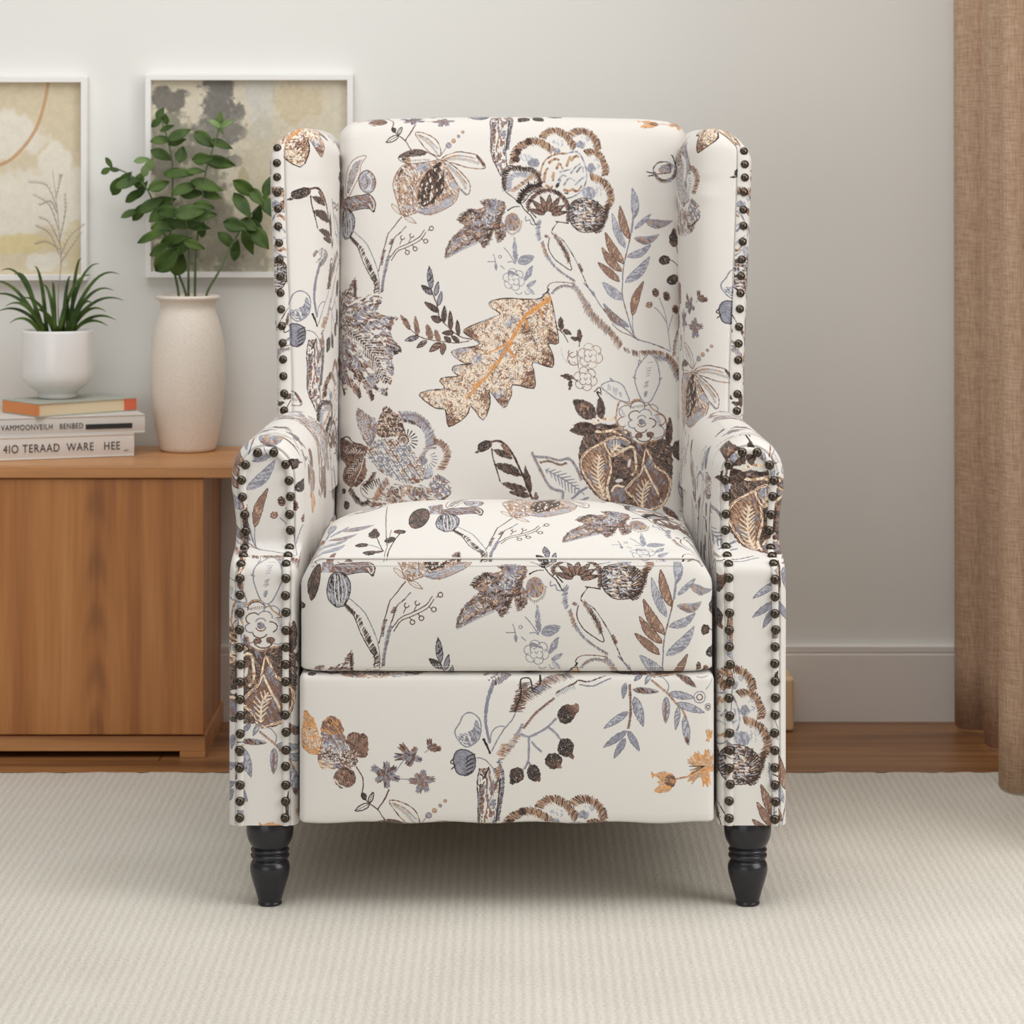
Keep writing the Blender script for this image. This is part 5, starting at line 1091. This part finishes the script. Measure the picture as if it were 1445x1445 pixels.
# ---- wings
wing_nails = []
def wing(s):
    m = MB(); ZB, ZT, z0, hcap = .47, .9835, .957, .029
    def sec(z):
        xo = (.3225 if s < 0 else .329) + (.0155 if s < 0 else .0165) * smooth01((z - .56) / .42 * .9 + .05)
        pts = [(.2475, .72), (.2475, .58), (.2495, .53), (.255, .478), (.268, .443), (.288, .427), (xo - .024, .4195), (xo - .0195, .4215), (xo - .0175, .4190), (xo - .010, .4175), (xo - .003, .4195), (xo + .0005, .426), (xo + .0015, .445), (xo, .60), (xo - .004, .72)]
        return pts
    def place(x, y, z):
        k = 1.0
        if z > z0: k = math.sqrt(max(0., 1 - ((z - z0) / hcap) ** 2))
        x = .294 + (x - .294) * (.12 + .88 * k); y = .58 + (y - .58) * (.72 + .28 * k)
        y += (z - .58) * .12 - .012 * smooth01((.62 - z) / .1)
        ff = math.exp(-((z - .905) / .006) ** 2) - .8 * math.exp(-((z - .893) / .008) ** 2)          # pull fold near the top
        z -= .015 * smooth01((z - .90) / .075) * min(1.3, ((x - .292) / .047) ** 2)
        if .255 < x < .31 and y < .54: y += .0035 * ff * math.exp(-((x - .28) / .02) ** 2)
        return Vector((CX + s * x, y, z))
    zs_ = [ZB + (z0 - ZB) * k / 46 for k in range(47)] + [z0 + hcap * math.sin(PI / 2 * k / 8) for k in range(1, 9)]
    P, U = [], []
    base = catmull(sec(.7), 4); arc = [0]
    for a, b_ in zip(base[:-1], base[1:]): arc.append(arc[-1] + math.hypot(*(b_ - a)))
    seam = arc[4]
    for z in zs_:
        row, ur = [], []
        for k, (x, y) in enumerate(catmull(sec(z), 4)):
            row.append(place(x, y, z)); py = HZ + (CAMZ - z) * 1000; d = (arc[k] - seam) * 972 * .93 - (110 if s < 0 else 76)
            if s < 0: ur.append(TUV(729 - d - 2, 103 + (py - 432) / 1.02))
            else: ur.append(TUV(577 + d + 2, 255 + (py - 555) / 1.02))
        P.append(row); U.append(ur)
    m.grid(P, U, flip=s < 0)
    I0 = len(m.v) - len(P[-1]); m.face([I0 + k for k in range(len(P[-1]))], list(U[-1]))
    w = part(m.build('wing', fabric))
    # welt between the padded face and the nailed edge
    m = MB(); P, U = [], []
    for z in [ZB + .06 + (z0 + .012 - ZB - .06) * k / 50 for k in range(51)]:
        xo = sec(z)[-1][0] + .004; row, ur = [], []
        for q in range(7):
            x = xo - .0185 + .0185 * q / 6; row.append(place(x, .4185 - .0024 * math.sin(PI * q / 6) ** .5 + (.004 if q == 6 else 0), z)); ur.append(TUV(500 + x * 972, 380 - z * 972))
        P.append(row); U.append(ur)
    m.grid(P, U, flip=s > 0); part(m.build('trim_strip', fabric), w)
    zt, n = .9655, 18
    for k in range(n):
        z = zt - (zt - .565) * k / (n - 1) + random.uniform(-.001, .001); xo = sec(z)[-1][0] + .004
        wing_nails.append((place(xo - .0085 + random.uniform(-.0006, .0006), .4163, z), Vector((s * .12, -1, .1))))
wing(-1); wing(1)
m = MB(); dv = [v.co.copy() for v in dome.vertices]; dfc = [tuple(p.vertices) for p in dome.polygons]
for p, nr in wing_nails:
    qn = Vector((0, 0, 1)).rotation_difference(nr.normalized()); i0 = len(m.v)
    for v_ in dv: m.vert(p + qn @ v_)
    for f in dfc: m.face([i0 + i for i in f])
wn = part(m.build('wing_nailheads', nail_m)); wn['kind'] = 'stuff'

# ---- legs
lp = [(15.5, 1286), (17, 1284.5), (17.2, 1283), (16.4, 1280), (17.5, 1276), (21.5, 1262), (26, 1247), (28, 1237), (27.6, 1230), (25.2, 1224.5), (23.2, 1222), (23.4, 1220.8), (26, 1219.8), (27.2, 1217.5), (27, 1215), (25, 1213), (24.6, 1212), (26, 1211), (27.2, 1209), (26.4, 1206.6), (24.5, 1205.4), (25, 1204.4), (27.5, 1200.5), (31.2, 1193), (33, 1184), (33.2, 1177), (32.2, 1170), (31, 1164)]
LS = 1 / 1113.
prof = [(r * LS, (1286 - y) * LS) for r, y in lp]; top = prof[-1][1]
def leg(x, y, proto=None):
    if proto is None:
        m = MB(); P = catmull(prof, 3); m.lathe([(.0005, 0)] + [tuple(q) for q in P] + [(.028, .1105), (.001, .1108)], n=40); o = m.build('leg', black_m)
    else: o = proto.copy(); C.objects.link(o); o.parent = None
    o.location = (x, y, .0002); return o
l1 = leg(SX(381, .03), .03)
others = [leg(SX(1055, .03), .03, l1), leg(CX - .27, .67, l1), leg(CX + .27, .67, l1)]
for o in [l1] + others: part(o)

# ------------------------------------------------------------------ light, camera
def area(name, loc, target, sx, sy, power, col=(1, 1, 1)):
    l = bpy.data.lights.new(name, 'AREA'); l.shape = 'RECTANGLE'; l.size = sx; l.size_y = sy; l.energy = power; l.color = col
    o = bpy.data.objects.new(name, l); C.objects.link(o); o.location = loc
    o.rotation_euler = (Vector(target) - Vector(loc)).to_track_quat('-Z', 'Y').to_euler(); return o
area('window_light', (2.5, -1.3, 1.65), (-.1, .6, .55), 2.0, 1.9, 50, (1, .995, .985))
area('front_fill_light', (-1.6, -3.4, 1.0), (0, .4, .3), 2.4, 1.6, 18, (1, .995, .985))  # added soft fill from the front left, low to brighten under the chair
area('ceiling_bounce', (.1, -.45, 2.75), (.0, .45, .4), 3.4, 2.4, 60, (1, .995, .98))
w = bpy.data.worlds.new('room_world'); bpy.context.scene.world = w; w.use_nodes = True
w.node_tree.nodes['Background'].inputs[0].default_value = (1, .995, .985, 1); w.node_tree.nodes['Background'].inputs[1].default_value = .28

cd = bpy.data.cameras.new('camera'); co = bpy.data.objects.new('camera', cd); C.objects.link(co)
co.location = (0, -CAMD, CAMZ); co.rotation_euler = (PI / 2, 0, 0)
cd.sensor_width = 36; cd.lens = 36 * FP / 1445; cd.shift_y = -(722.5 - HZ) / 1445
cd.dof.use_dof = True; cd.dof.focus_distance = 3.62; cd.dof.aperture_fstop = 10
sc = bpy.context.scene; sc.camera = co
sc.view_settings.view_transform = 'Standard'; sc.view_settings.look = 'None'; sc.view_settings.gamma = 1; sc.view_settings.use_curve_mapping = False
sc.view_settings.exposure = 0
